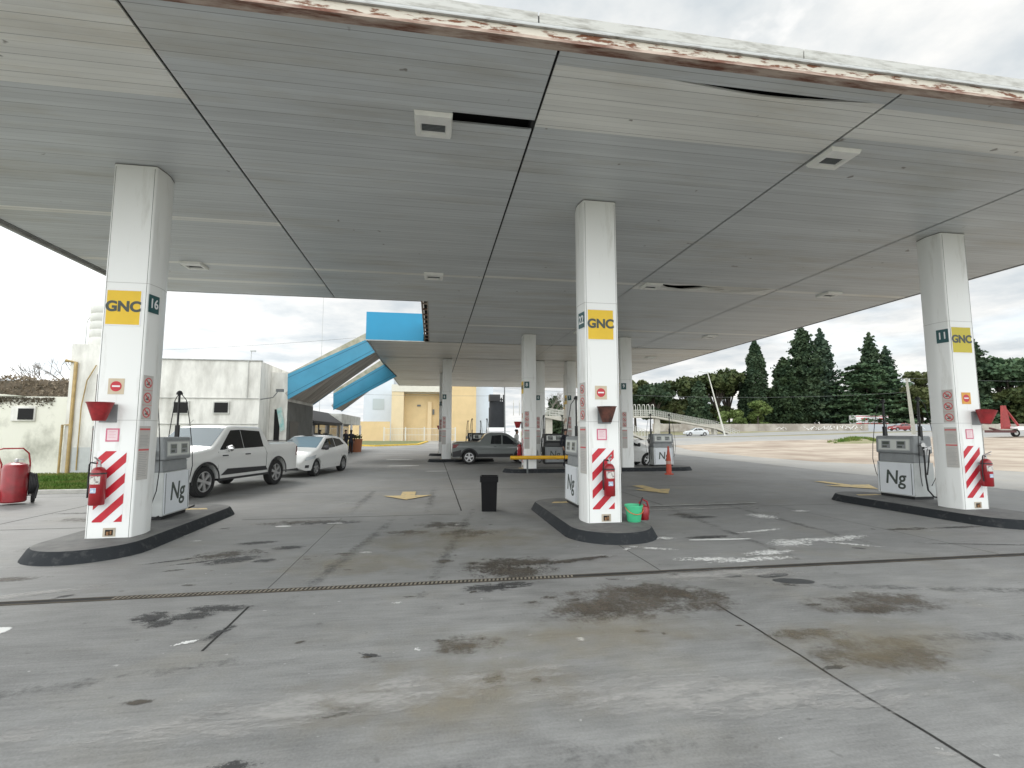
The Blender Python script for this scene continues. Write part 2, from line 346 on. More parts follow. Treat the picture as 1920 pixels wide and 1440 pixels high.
def leaves(pts, size, rr, flat=0.):
    vs = []; fs = []
    for (x, y, z) in pts:
        s_ = size * rr.uniform(.6, 1.4); a = rr.uniform(0, 2 * pi); tz = rr.uniform(-1, 1) * (1 - flat)
        u = Vector((cos(a), sin(a), tz * .6)).normalized(); w = Vector((-sin(a) * rr.uniform(-1, 1), cos(a) * rr.uniform(-1, 1), rr.uniform(.3, 1) * (1 - flat) + .05)).normalized()
        b = len(vs); p = Vector((x, y, z))
        vs += [p - u * s_ - w * s_ * .3, p - w * s_ * .9 + u * s_ * .1, p + u * s_, p + w * s_ * .8]; fs.append((b, b + 1, b + 2, b + 3))
    return vs, fs
def far(lat, D):       # a point `D` metres out along the forecourt axis and `lat` metres to its right
    return (D * sin(YAW) + lat * cos(YAW), D * cos(YAW) - lat * sin(YAW))
def gh(x, y):          # ground height: the land rises gently beyond the road
    u = x * .9 + y * .43
    def ss(a, b): t = min(1, max(0, (u - a) / (b - a))); return t * t * (3 - 2 * t)
    return .75 * ss(34, 80) + 1.02 * ss(75, 112)

# ---------------------------------------------------------------- ground
def sheet(name, poly, z, m, res=4.0, follow=True):
    """flat-ish sheet over a polygon, following the terrain"""
    bm = bmesh.new(); vs = [bm.verts.new((x, y, 0)) for x, y in poly]; bm.faces.new(vs)
    if follow:
        xs = [p[0] for p in poly]; ys = [p[1] for p in poly]
        for ax, lo, hi in ((0, min(xs), max(xs)), (1, min(ys), max(ys))):
            k = math.ceil(lo / res) * res
            while k < hi:
                no = (1, 0, 0) if ax == 0 else (0, 1, 0); co = (k, 0, 0) if ax == 0 else (0, k, 0)
                bmesh.ops.bisect_plane(bm, geom=bm.verts[:] + bm.edges[:] + bm.faces[:], plane_co=co, plane_no=no); k += res
    for v in bm.verts: v.co.z = z + (gh(v.co.x, v.co.y) if follow else 0)
    bmesh.ops.recalc_face_normals(bm, faces=bm.faces)
    for f in bm.faces:
        if f.normal.z < 0: f.normal_flip()
    me = bpy.data.meshes.new(name); bm.to_mesh(me); bm.free(); me.materials.append(m)
    o = bpy.data.objects.new(name, me); COL.objects.link(o); return struct(o)
def ground_sheet():
    mb = MB(); rs = [0, 8, 16, 24, 32, 40, 50, 60, 70, 80, 90, 100, 110, 120, 140, 170, 220, 400, 900, 2500]; n = 72
    vs = []; fs = []
    for r in rs:
        for k in range(n):
            a = 2 * pi * k / n; x, y = r * cos(a) + 10, r * sin(a) + 10; vs.append((x, y, gh(x, y) - .02))
    for i in range(len(rs) - 1):
        for k in range(n):
            k2 = (k + 1) % n; fs.append((i * n + k, i * n + k2, (i + 1) * n + k2, (i + 1) * n + k))
    mb.add(vs, fs); return struct(mb.build('ground', verge))
ground_sheet()
struct(MB().prism([(-40, -14), (27, -14), (24.5, 8), (23.9, 16.7), (21, 24), (22.3, 40), (30, 62), (30, 84), (-40, 90)][::1], -.3, 0, 0).build('forecourt', conc))
sheet('concrete_apron', [(17.5, -14), (27, -14), (24.5, 8), (23.9, 16.7), (23.0, 20.3), (20.9, 23.5), (20.6, 29.2), (22.2, 39.8), (25.0, 48), (30, 60), (24, 62), (18.5, 45), (17.3, 32.7), (16.9, 24.7), (16.2, 18), (16.2, 11.5)], .006, conc_l, 4)
def band(l0, l1, d0, d1): return [far(l0, d0), far(l1, d0), far(l1, d1), far(l0, d1)]
sheet('dirt_lot', [(27, -14), (90, -14), (78, 40), (69, 61), (60, 66), (48, 67), (32, 61), (25.0, 48), (22.2, 39.8), (20.6, 29.2), (20.9, 23.5), (23.0, 20.3), (23.9, 16.7), (24.5, 8)], .009, dirt, 4)
sheet('road', band(-60, 190, 66, 82), .012, asph, 4)
sheet('road_lane', band(-60, 190, 86, 100), .012, asph, 4)
sheet('lot_paving', [far(-2, 58), far(18, 54), far(30, 62), far(190, 62), far(190, 66), far(-2, 66)], .010, conc_l, 4)

# joints and the long drain
def strip(name, pts, w, m, z=.0012):
    mb = MB()
    for i in range(len(pts) - 1):
        a, b = Vector(pts[i]), Vector(pts[i + 1]); d = (b - a).normalized(); n_ = Vector((-d.y, d.x)) * w / 2
        mb.add([(*(a - n_), z), (*(b - n_), z), (*(b + n_), z), (*(a + n_), z)], [(0, 1, 2, 3)])
    return struct(mb.build(name, m))
def wob(x0, y0, x1, y1, n=30, a=.008):
    o_ = []
    for i in range(n + 1):
        t = i / n; x = x0 + (x1 - x0) * t; y = y0 + (y1 - y0) * t; k = noise.noise(Vector((x * 2.1, y * 2.1, 3))) * a
        o_.append((x + (k if x0 == x1 else 0), y + (k if y0 == y1 else 0)))
    return o_
jm = mat('joint_filler', (.022, .021, .019), .9, var=.5, vs=6)
strip('pavement_joint', wob(2.71, -3, 2.71, 4.55, 80, .02), .022, jm)
strip('pavement_joint', wob(2.71, 5.68, 2.71, 7.0, 8), .012, jm)
strip('pavement_joint', wob(-1.69, 4.2, -1.69, 5.15, 8), .022, jm)
strip('pavement_joint', wob(-1.69, 5.7, -1.69, 10.0, 40), .008, jm)
strip('pavement_joint', wob(-3.5, 10.1, .55, 10.1, 30), .03, jm)
strip('pavement_joint', wob(3.8, 10.1, 9.4, 10.1, 30), .018, jm)
strip('pavement_joint', wob(-12, 9.7, -5.4, 9.7, 30), .03, jm)
strip('pavement_joint', wob(.62, 10.5, .62, 27, 40), .03, jm)
strip('pavement_joint', wob(-12, 14.3, 9, 14.3, 60), .025, jm)
strip('pavement_joint', wob(-7.6, 9.8, -7.6, 14.3, 20), .03, jm)
strip('pavement_joint', wob(7.6, 5.7, 7.6, 10.0, 20), .012, jm)
strip('pavement_joint', wob(5.15, 10.1, 5.15, 30, 20), .016, jm)
dr = thing('trench_drain', 'long narrow trench drain with a rusty slotted grate crossing the forecourt', 'drain', (0, 5.61, 0))
m1 = MB().box(-14, 20, -.045, .045, .001, .005); m1.build('channel', jm, dr)
m2 = MB()
for s in (-1, 1): m2.box(-14, 20, s * .045 - .008, s * .045 + .008, .002, .008)
m2.build('edge_frame', mat('drain_rust', (.085, .070, .052), .8, var=.5, vs=4), dr)
m3 = MB(); x = -3.1
while x < 1.6:
    m3.add([(x, -.036, .0085), (x + .022, -.036, .0085), (x + .034, .036, .0085), (x + .012, .036, .0085)], [(0, 1, 2, 3)]); x += .045
m3.build('grate', mat('grate_metal', (.24, .21, .16), .6, var=.3), dr)

# stains and spilt paint on the concrete
SP = {'oil': splat_mat('oil_stain', (.075, .064, .050), 1.0, 5.0, .75, .02, .82, fine=.35),
      'brown': splat_mat('brown_stain', (.092, .076, .057), 1.2, 4.0, .75, -.12, .82, fine=.3),
      'dark': splat_mat('tar_mark', (.045, .045, .045), .6, 11, .7, .05, .85, fine=.5, stretch=(1, 1.8, 1)),
      'wet': splat_mat('wet_patch', (.045, .047, .048), .25, 2.5, .25, -.1, .95, rough=.6),
      'track': splat_mat('tyre_track', (.07, .07, .068), 1.3, 3.0, .7, .1, .5, fine=.45),
      'ochre': splat_mat('ochre_stain', (.30, .255, .17), 1.5, 2.5, .5, -.1, .5),
      'white': splat_mat('spilt_white_paint', (.66, .66, .64), .15, 13, .85, .34, 1, fine=.7),
      'solid': splat_mat('white_paint_patch', (.66, .66, .64), .12, 5, .35, .0, 1),
      'pale': splat_mat('pale_scuff', (.42, .41, .39), 1.0, 3, .6, -.05, .6, fine=.25, stretch=(1, 3, 1))}
ST = [  # kind, x, y, half-length, half-width, angle
 ('oil', .9, 6.1, .62, .42, 0), ('dark', .62, 5.35, .28, .13, 0), ('oil', .15, 6.5, .18, .10, 5), ('dark', .9, 5.42, .22, .10, 0),
 ('brown', 1.95, 4.75, 1.0, .45, 8), ('oil', 2.25, 4.95, .55, .20, 0), ('oil', 1.0, 5.9, .5, .3, 0), ('oil', 1.1, 6.3, .6, .25, 0), ('track', -1.0, 7.6, 3.0, .10, 82), ('track', .4, 7.9, 3.0, .10, 80), ('track', 6.0, 4.4, 3.2, .11, -14), ('track', 5.9, 3.2, 3.0, .11, -10), ('track', -3.2, 3.6, 2.2, .10, 12), ('track', 4.9, 8.2, 3.0, .10, 85), ('track', 6.5, 8.4, 3.0, .10, 88), ('track', -1.0, 2.4, 2.6, .12, 5), ('track', .0, 12.5, 2.5, .12, 88), ('track', -1.6, 12.5, 2.5, .12, 90), ('oil', 1.6, 4.55, .45, .22, 25), ('brown', 2.6, 4.62, .42, .26, 10),
 ('oil', 1.2, 4.95, .10, .055, 0), ('oil', 1.45, 4.85, .13, .06, -5), ('oil', 1.0, 4.85, .10, .04, 0),
 ('wet', 3.38, 5.35, .14, .05, -10), ('wet', 3.98, 5.05, .22, .09, -14), ('wet', 3.9, 5.28, .20, .06, 5),
 ('brown', 4.3, 4.3, .75, .28, 0), ('oil', 4.0, 4.15, .3, .1, 0), ('brown', 3.35, 3.35, .55, .28, 5), ('oil', 3.3, 3.3, .2, .08, 0), ('brown', 3.05, 3.75, .4, .10, -3),
 ('oil', .42, 3.4, .15, .10, 40), ('brown', .3, 4.0, .28, .16, 0), ('oil', .08, 4.1, .05, .035, 0), ('oil', 1.75, 4.02, .07, .035, 0), ('ochre', 1.3, 4.0, 1.3, .4, 0), ('ochre', .6, 7.8, 1.8, .9, 0),
 ('ochre', 3.4, 3.5, 1.0, .5, 10), ('ochre', -.9, 6.6, 1.2, .6, 0), ('ochre', .2, 3.3, 1.2, .5, 0), ('ochre', 4.4, 2.7, .7, .4, 0),
 ('oil', 1.75, 6.25, .75, .08, 14), ('wet', 1.9, 6.32, .45, .04, 16),
 ('dark', -2.45, 5.0, .16, .14, 0), ('dark', -2.3, 4.85, .12, .12, 0), ('dark', -1.95, 5.15, .30, .10, -6), ('dark', -1.7, 4.55, .18, .05, 70), ('dark', -2.1, 4.98, .18, .1, 0),
 ('oil', -2.7, 7.3, .5, .25, 20), ('dark', -2.5, 7.0, .35, .16, 25), ('dark', -2.0, 7.6, .22, .12, 0), ('dark', -2.1, 6.9, .15, .09, 0), ('oil', -1.2, 7.1, .14, .06, 10), ('oil', -3.0, 6.6, .12, .04, 15),
 ('dark', -2.9, 6.95, .35, .035, 22), ('dark', -3.3, 7.05, .3, .03, 25), ('oil', -1.6, 6.9, .08, .04, 0), ('oil', -1.0, 6.3, .08, .03, 0), ('dark', -2.55, 8.0, .3, .1, 10),
 ('oil', -2.3, 9.6, .9, .25, 2), ('dark', -1.8, 9.5, .6, .12, 0), ('oil', .2, 9.0, .5, .3, 0), ('oil', -.4, 8.4, .35, .2, 0), ('brown', .6, 8.2, .5, .3, 0),
 ('oil', 5.0, 9.3, .35, .2, 0), ('dark', 5.1, 9.0, .4, .14, 0), ('dark', 4.3, 7.3, .4, .10, 4), ('oil', 8.0, 7.35, .5, .12, 0), ('dark', 9.0, 7.35, .55, .06, 0), ('dark', 8.0, 6.2, .9, .02, -14),
 ('oil', -.45, 3.9, .05, .02, 0), ('oil', -1.0, 4.25, .05, .02, 30), ('oil', -1.75, 3.5, .1, .03, 0), ('dark', -.5, 3.2, .2, .06, 10), ('dark', -.95, 2.75, .14, .07, 0), ('oil', -2.7, 3.6, .08, .02, 0),
 ('oil', -5.2, 8.0, .5, .2, 0), ('oil', -6.1, 10.6, .9, .3, 0), ('dark', -6.6, 11.4, 1.0, .1, 0), ('oil', -4.6, 6.5, .4, .1, 0),
 ('white', 3.6, 6.05, .55, .10, -8), ('white', 4.1, 5.95, .65, .10, 4), ('white', 4.55, 6.25, .45, .12, 10), ('solid', 4.35, 7.1, .52, .05, -4), ('white', 5.3, 6.75, .4, .22, 10), ('white', 5.9, 6.85, .5, .12, -8),
 ('white', 6.1, 6.5, .38, .06, -35), ('white', 6.35, 6.9, .5, .12, 12), ('white', 5.4, 7.6, .6, .06, 12), ('white', 3.55, 7.35, .22, .1, -10), ('white', 3.1, 6.75, .35, .06, -25),
 ('white', 6.4, 8.9, .25, .30, 20), ('white', 7.6, 9.35, .2, .1, 0), ('white', 8.2, 5.4, .4, .03, -12), ('pale', 5.4, 9.95, 2.0, .14, 2), ('pale', 3.3, 5.4, 1.2, .2, 0),
 ('solid', -3.72, 4.83, .27, .12, 14), ('solid', -3.95, 4.62, .25, .06, 28), ('pale', -4.0, 5.9, .6, .09, 22), ('solid', -2.55, 9.3, .14, .06, 0), ('solid', -2.0, 9.45, .1, .05, 0), ('white', -1.7, 9.45, .18, .06, 0),
 ('pale', -.5, 3.3, 1.6, .2, 8), ('pale', 1.8, 3.0, 1.4, .25, -10), ('pale', -2.8, 3.0, .9, .15, 20), ('pale', -2.0, 12.0, .5, .15, 0), ('pale', -1.5, 23, 1.0, .3, 0), ('solid', -1.4, 24.5, .8, .2, 3), ('solid', -1.9, 30, .8, .3, 0), ('solid', 0.2, 21, .5, .1, 0),
 ('dark', 1.9, 3.95, .03, .02, 0), ('oil', 2.6, 4.0, .05, .02, 0), ('oil', 3.6, 4.35, .1, .03, 0), ('oil', -.2, 5.2, .07, .02, 0), ('oil', .3, 4.9, .08, .03, 0)]
rnd = random.Random(3)
for _ in range(46):
    ST.append((rnd.choice(['oil', 'dark', 'oil', 'pale', 'white']), rnd.uniform(-4, 7.5), rnd.uniform(2.2, 10), rnd.uniform(.03, .11), rnd.uniform(.015, .05), rnd.uniform(-40, 40)))
# patches that overlap lie on different levels
LEV = []
for i, a in enumerate(ST):
    used = {LEV[j] for j, b in enumerate(ST[:i]) if math.hypot(a[1] - b[1], a[2] - b[2]) < 1.3 * (a[3] + b[3])}
    k = 0
    while k in used: k += 1
    LEV.append(k)
for kind in SP:
    me = bpy.data.meshes.new('ground_stain'); vs = []; fs = []; uvs = []
    for i, (k, x, y, a, b, ang) in enumerate(ST):
        if k != kind: continue
        n0 = len(vs); ca, sa = cos(R(ang)), sin(R(ang)); a *= 1.25; b *= 1.35
        z = .0024 + .0006 * LEV[i]
        for u, v in ((-1, -1), (1, -1), (1, 1), (-1, 1)):
            vs.append((x + u * a * ca - v * b * sa, y + u * a * sa + v * b * ca, z)); uvs.append((u, v))
        fs.append((n0, n0 + 1, n0 + 2, n0 + 3))
    me.from_pydata(vs, [], fs); ul = me.uv_layers.new(name='UVMap')
    for i, uv in enumerate(uvs): ul.data[i].uv = uv
    me.materials.append(SP[kind]); o = bpy.data.objects.new('ground_stain', me); COL.objects.link(o); struct(o)

def arrow(x, y, rz, L=2.2, Wd=1.0):
    p = [(-.18, 0), (.18, 0), (.18, L * .5), (Wd / 2, L * .5), (0, L), (-Wd / 2, L * .5), (-.18, L * .5)]
    o = MB().add([(a, b, 0) for a, b in p], [tuple(range(7))]).build('painted_arrow', arrow_y, loc=(x, y, .0165), rot=(0, 0, rz)); return struct(o)
arrow(-.6, 13.9, pi, 1.6, 1.25); arrow(6.2, 14.4, pi, 2.0, 1.1); arrow(12.6, 14.6, pi, 2.2, 1.6)
strip('painted_line', [(3.6, 10.35), (7.4, 10.5)], .10, mat('worn_white_line', (.45, .45, .43), .7, col2=(.24, .24, .23), vs=3, world=True), .0175)

# ---------------------------------------------------------------- canopy
S = 5.70
BX = [-8.23, -3.0, 1.27, 5.52, 9.73, 14.10]
can = thing('canopy', 'huge flat petrol station canopy with grey slatted ceiling and rusty white edge', 'canopy', (2.9, 20, 0))
can_loc = Vector((2.9, 20, 0))
def cbuild(mb, name, mats, **k): mb.tf(Matrix.Translation(-can_loc)); return mb.build(name, mats, can, **k)
def panel(x0, x1, segs, m):
    """a ceiling panel; segs = y edges, each a number or a function of x"""
    a, b = segs; n = 1 if not (callable(a) or callable(b)) else 24
    fa = a if callable(a) else (lambda x: a); fb = b if callable(b) else (lambda x: b)
    mb = MB()
    for i in range(n):
        xa, xb = x0 + (x1 - x0) * i / n, x0 + (x1 - x0) * (i + 1) / n
        for z in (S, S + .02): mb.add([(xa, fa(xa), z), (xb, fa(xb), z), (xb, fb(xb), z), (xa, fb(xa), z)], [(0, 1, 2, 3)])
    cbuild(mb, 'ceiling_panel', m)
g = .016
def bay(i, cuts):
    for (y0, y1, m) in cuts: panel(BX[i] + g, BX[i + 1] - g, (y0, y1), m)
Y0 = 4.72
bay(0, [(Y0, 6.2, slat_b), (6.2, 9.82, slat_a), (9.82, 10.0, slat_b), (10.0, 12.52, slat_a), (12.52, 12.68, slat_b), (12.68, 13.9, slat_a), (13.9, 14.1, slat_b), (14.1, 15.25, slat_a)])
# bay 1: one slat missing beside the lamp
panel(BX[1] + g, BX[2] - g, (Y0, 5.93), slat_a)
panel(BX[1] + g, .19, (5.93, 6.13), slat_a)
bay(1, [(6.13, 12.52, slat_a), (12.52, 12.68, slat_b), (12.68, 15.25, slat_a)])
f1 = lambda x: 4.93 + .07 * math.sin(max(0, (x - 1.27)) / 4.25 * pi) ** 1 * .3
f2 = lambda x: f1(x) + .085 * max(0, math.sin(max(0, min(1, (x - 2.6) / 2.8)) * pi)) ** 1.5
panel(BX[2] + g, BX[3] - g, (Y0, f1), slat_a); panel(BX[2] + g, BX[3] - g, (f2, 6.06), slat_b)
bay(2, [(6.06, 12.42, slat_a), (12.42, 12.60, slat_b), (12.60, 15.25, slat_a)])
h1 = lambda x: 12.40 + .04 * sin(x * 5); h2 = lambda x: h1(x) + .015 + .34 * max(0, sin((x - 5.95) * 1.75)) ** 2
bay(3, [(Y0, 5.0, slat_a), (5.0, 5.62, slat_b), (5.62, 8.0, slat_a), (8.0, 12.3, slat_a)])
panel(BX[3] + g, BX[4] - g, (12.3, h1), slat_b); panel(BX[3] + g, BX[4] - g, (h2, 12.95), slat_b); bay(3, [(12.955, 15.25, slat_a)])
bay(4, [(Y0, 12.42, slat_a), (12.42, 12.60, slat_b), (12.60, 15.25, slat_a)])
for i in (1, 2, 3, 4):
    if i == 1: panel(-.20, BX[2] - g, (15.25, 22.28), slat_a)
    else: bay(i, [(15.25, 18.4, slat_a), (18.4, 18.6, slat_b), (18.6, 22.28, slat_a)])
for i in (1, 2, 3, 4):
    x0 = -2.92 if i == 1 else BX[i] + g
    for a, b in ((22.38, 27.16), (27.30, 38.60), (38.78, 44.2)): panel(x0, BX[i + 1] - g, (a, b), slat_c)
# a few sagging slats
for x0, x1, y, dz in ((6.1, 7.6, 12.46, -.10), (7.4, 9.5, 12.40, -.12), (6.5, 8.2, 12.60, -.05), (8.4, 9.6, 12.62, -.04)):
    n = 12; vs = []; fs = []
    for k in range(n + 1):
        a = k / n; z = S + dz * sin(a * pi) - .004; x = x0 + (x1 - x0) * a; vs += [(x, y, z), (x, y + .09, z - .01)]
    cbuild(MB().add(vs, [(2 * k, 2 * k + 2, 2 * k + 3, 2 * k + 1) for k in range(n)]), 'hanging_slat', slat_b)
# dark void and roof deck over the ceiling
mb = MB()
mb.box(-8.18, 14.05, 4.76, 15.2, S + .16, S + .30); mb.box(-.35, 14.05, 15.2, 22.3, S + .16, S + .36); mb.box(-2.86, 14.05, 22.36, 44.15, S + .16, S + .36)
cbuild(mb, 'roof_deck', cavity)
mb = MB()   # steel purlins inside the void
for x in BX[1:-1]: mb.box(x - .04, x + .04, 4.8, 15.15, S + .03, S + .155)
cbuild(mb, 'ceiling_beam', mat('void_steel', (.03, .03, .03), .8))
# front edge
XL, XR = -8.27, 14.16
def prof_x(prof, x0, x1, mats, name, th=.03):
    mb = MB(); mb.extr(prof, x0, x1, 'x'); return cbuild(mb, name, mats)
prof_x([(4.72, S - .012), (4.60, S - .012), (4.60, S + .02), (4.72, S + .02)], XL, XR, lip, 'edge_trim')
prof_x([(4.655, S + .022), (4.635, S + .022), (4.635, S + .135), (4.655, S + .135)], XL, XR, rust, 'edge_beam')
prof_x([(4.66, S + .137), (4.605, S + .137), (4.605, S + .150), (4.63, S + .195), (4.66, S + .195)], XL, XR, gutter, 'gutter')
x = XL; rr = random.Random(5); k = 0
while x < XR:
    w = 3.1
    mb = MB(); x1 = min(x + w, XR); mb.extr([(4.66, S + .197), (4.63, S + .197), (4.63, S + .315), (4.66, S + .315)], x + .008, x1 - .008, 'x')
    cbuild(mb, 'fascia_panel', fascia_w); x += w
mb = MB().box(XL, XR, 4.665, 4.74, S + .10, S + .31); cbuild(mb, 'fascia_backing', mat('backing_dark', (.12, .12, .12), .8))
# side and rear edges
mb = MB()
mb.box(-8.30, -8.235, 4.745, 15.30, S - .01, S + .30); mb.box(14.105, 14.17, 4.745, 44.2, S - .01, S + .30)
mb.box(-8.235, -.42, 15.255, 15.30, S - .005, S + .40); mb.box(-2.9, 14.1, 44.2, 44.25, S - .01, S + 1.2)
cbuild(mb, 'edge_trim', mat('edge_grey', (.30, .30, .29), .6, var=.3, vs=3))
sg = mat('side_gutter_grey', (.42, .42, .40), .6, var=.3, vs=3)
cbuild(MB().box(-8.38, -8.302, 4.745, 15.30, S - .06, S + .28), 'side_gutter', sg)
cbuild(MB().box(14.172, 14.25, 4.745, 44.2, S + .02, S + .28), 'side_gutter', sg)
# open framework where the canopy steps back
mb = MB()
mb.box(-.42, -.39, 15.30, 22.25, S - .02, S + .9); mb.box(-.24, -.21, 15.30, 22.25, S - .02, S + .15)
cbuild(mb, 'open_frame', rust)
y = 15.6
while y < 22.2: cbuild(MB().box(-.388, -.242, y, y + .05, S, S + .05), 'frame_rung', lip); y += .75
# blue fascia of the rear block
mb = MB().box(-2.99, -.47, 22.26, 22.335, S + .02, S + 1.28); cbuild(mb, 'blue_fascia', blue)
mb = MB().box(-3.0, 1.2, 22.25, 22.335, S - .02, S + .018); cbuild(mb, 'fascia_flashing', fascia_w)
mb = MB().box(-2.98, -2.925, 22.36, 44.2, S - .03, S + 1.2); cbuild(mb, 'side_fascia', gutter)

# covered ramps from canopy down to the shop
def ramp(Ya, Yb, Yl, label, l0, l1, u0, u1, e1, capl=.03, s1=(-2.96, 5.70)):
    """near side plate l0-u0-u1-l1 in (x, z), capping up to e1, ceiling slab from the foot up to the canopy edge s1"""
    t = thing('canopy_ramp', label, 'canopy', (-4.6, (Ya + Yb) / 2, 0), 0, 'blue sloping canopy ramps')
    yc = (Ya + Yb) / 2; l0, l1, u0, u1, e1, s1 = map(Vector, (l0, l1, u0, u1, e1, s1)); HEX = [(0, 1, 2, 3), (7, 6, 5, 4), (0, 4, 5, 1), (1, 5, 6, 2), (2, 6, 7, 3), (3, 7, 4, 0)]
    def q(v, y): return (v.x + 4.6, y - yc, v.y)
    def slab2(P, y0, yb): return MB().add([q(p, y0) for p in P] + [q(p, y) for p, y in zip(P, yb)], HEX)
    def slab(P, y0, y1): return MB().add([q(p, y0) for p in P] + [q(p, y1) for p in P], HEX)
    slab([l0, u0, u1, l1], Ya, Ya + .06).build('side_panel', blue_in, t)
    mb = MB()
    for fr in (.16, .84):
        a, b = l0.lerp(l1, fr), u0.lerp(u1, fr); e = Vector((-.008, .016))
        mb.add([q(a, Ya - .004), q(b, Ya - .004), q(b + e, Ya - .004), q(a + e, Ya - .004)], [(0, 1, 2, 3)])
    mb.build('panel_seam', seam_m, t)
    up = Vector((0, .006))
    slab([l1 + up, u1 + up, e1, l1 + Vector((0, capl))], Ya + .02, Ya + .10).build('capping', tanmetal, t)
    f0 = l0 + Vector((.02, .06)); th = Vector((-.15, .22))
    slab2([f0, s1, s1 + th, f0 + th], Ya + .065, (Yl, Yb, Yb, Yl)).build('ramp_ceiling', mat('ramp_soffit', (.62, .58, .52), .6, col2=(.30, .26, .22), vs=1.1, stretch=(.5, 2.5, .5)), t)
    P4 = [l0, s1 + Vector((0, .05)), s1 + Vector((-.15, .35)), l0 + Vector((-.02, .75))]
    MB().add([q(p, y) for p, y in zip(P4, (Yl + .005, Yb + .005, Yb + .005, Yl + .005))] + [q(p, y) for p, y in zip(P4, (Yl + .06, Yb + .06, Yb + .06, Yl + .06))], HEX).build('far_side_panel', blue_in, t)
    e = (u0 - l0).normalized() * .06
    slab([u0, u0 + e, u1 + e, u1], Ya - .01, Ya + .05).build('end_frame', mat('end_frame_dark', (.05, .045, .04), .7), t)
    return t
ramp(22.30, 27.9, 26.9, 'nearer blue sloping ramp roof joining the canopy to the white shop', (-6.17, 3.02), (-6.20, 4.12), (-2.58, 5.17), (-2.99, 5.72), (-3.0, 6.02))
ramp(30.0, 36.0, 32.6, 'farther blue sloping ramp roof behind the larger one', (-5.75, 2.90), (-5.78, 3.86), (-2.20, 4.93), (-2.93, 5.66), (-2.93, 6.05), .16)

# ---------------------------------------------------------------- ceiling lamps
def lamp(x, y, label, src=[None]):
    if src[0] is None:
        t = thing('ceiling_lamp', label, 'ceiling lamp', (x, y, S), 0, 'square lamps under the canopy')
        mb = MB(); a, b = .245, .25
        mb.add([(-a, -b, -.004), (a, -b, -.004), (a, b, -.004), (-a, b, -.004), (-a + .02, -b + .02, -.06), (a - .02, -b + .02, -.06), (a - .02, b - .02, -.06), (-a + .02, b - .02, -.06),
                (-.17, -.06, -.06), (.17, -.06, -.06), (.17, .16, -.06), (-.17, .16, -.06), (-.155, -.045, -.02), (.155, -.045, -.02), (.155, .145, -.02), (-.155, .145, -.02)],
               [(0, 1, 5, 4), (1, 2, 6, 5), (2, 3, 7, 6), (3, 0, 4, 7), (4, 5, 9, 8), (5, 6, 10, 9), (6, 7, 11, 10), (7, 4, 8, 11), (8, 9, 13, 12), (9, 10, 14, 13), (10, 11, 15, 14), (11, 8, 12, 15), (0, 3, 2, 1)])
        mb.build('housing', mat('lamp_white', (.90, .90, .86), .4, var=.1), t)
        mb = MB(); mb.add([(-.155, -.045, -.022), (.155, -.045, -.022), (.155, .145, -.022), (-.155, .145, -.022)], [(0, 1, 2, 3)])
        for k in range(6): mb.box(-.15, .15, -.03 + k * .03, -.026 + k * .03, -.032, -.023, 1)
        mb.build('diffuser', [mat('lamp_glass', (.30, .32, .32), .2), galv_dk], t)
        src[0] = t; return t
    c = copy_tree(src[0]); c.location = (x, y, S); c['label'] = label; return c
lamp(-.05, 6.2, 'square white ceiling lamp beside the missing dark slat')
lamp(5.80, 6.07, 'square white ceiling lamp set across the joint near the front right')
lamp(-5.79, 12.7, 'ceiling lamp just right of the column numbered 16')
lamp(-.03, 12.62, 'ceiling lamp on the white strip between the two left columns')
lamp(5.95, 12.55, 'ceiling lamp next to the torn slats right of the middle column')
lamp(11.5, 12.5, 'ceiling lamp over the right side near the outer edge')
lamp(5.9, 19.0, 'ceiling lamp above the gap between the middle rear columns')
lamp(11.6, 19.0, 'ceiling lamp far right above the row with the red post')
lamp(11.7, 25.0, 'rearmost ceiling lamp along the right edge')

# ---------------------------------------------------------------- columns
PLAN = []
for cx0, cy0, a0 in ((.265, -.225, -90), (.265, .225, 0), (-.265, .225, 90), (-.265, -.225, 180)):   # softly rounded corners, sides slightly bowed
    if a0 == 0: PLAN += [(.333, -.05), (.335, .05)]
    if a0 == 180: PLAN += [(-.335, .05), (-.333, -.05)]
    for k in range(5): PLAN.append((cx0 + .035 * cos(R(a0 + 22.5 * k)), cy0 + .035 * sin(R(a0 + 22.5 * k))))
FR = frame((0, -.262, 0), (1, 0, 0), (0, -1, 0))
def side_frame(s):
    u = Vector((.04 * s, .23, 0)) * s; u = u.normalized(); n_ = Vector((u.y, -u.x, 0))
    return frame((.3225 * s, -.145, 0), u, n_)
def stick(parent, name, M, x0, x1, y0, y1, mats, extra=None, th=.004, label=None):
    mb = MB(); mb.box(x0, x1, y0, y1, 0, th, 0)
    if extra: extra(mb, th + .0012)
    mb.tf(M); return mb.build(name, mats, parent, label=label)
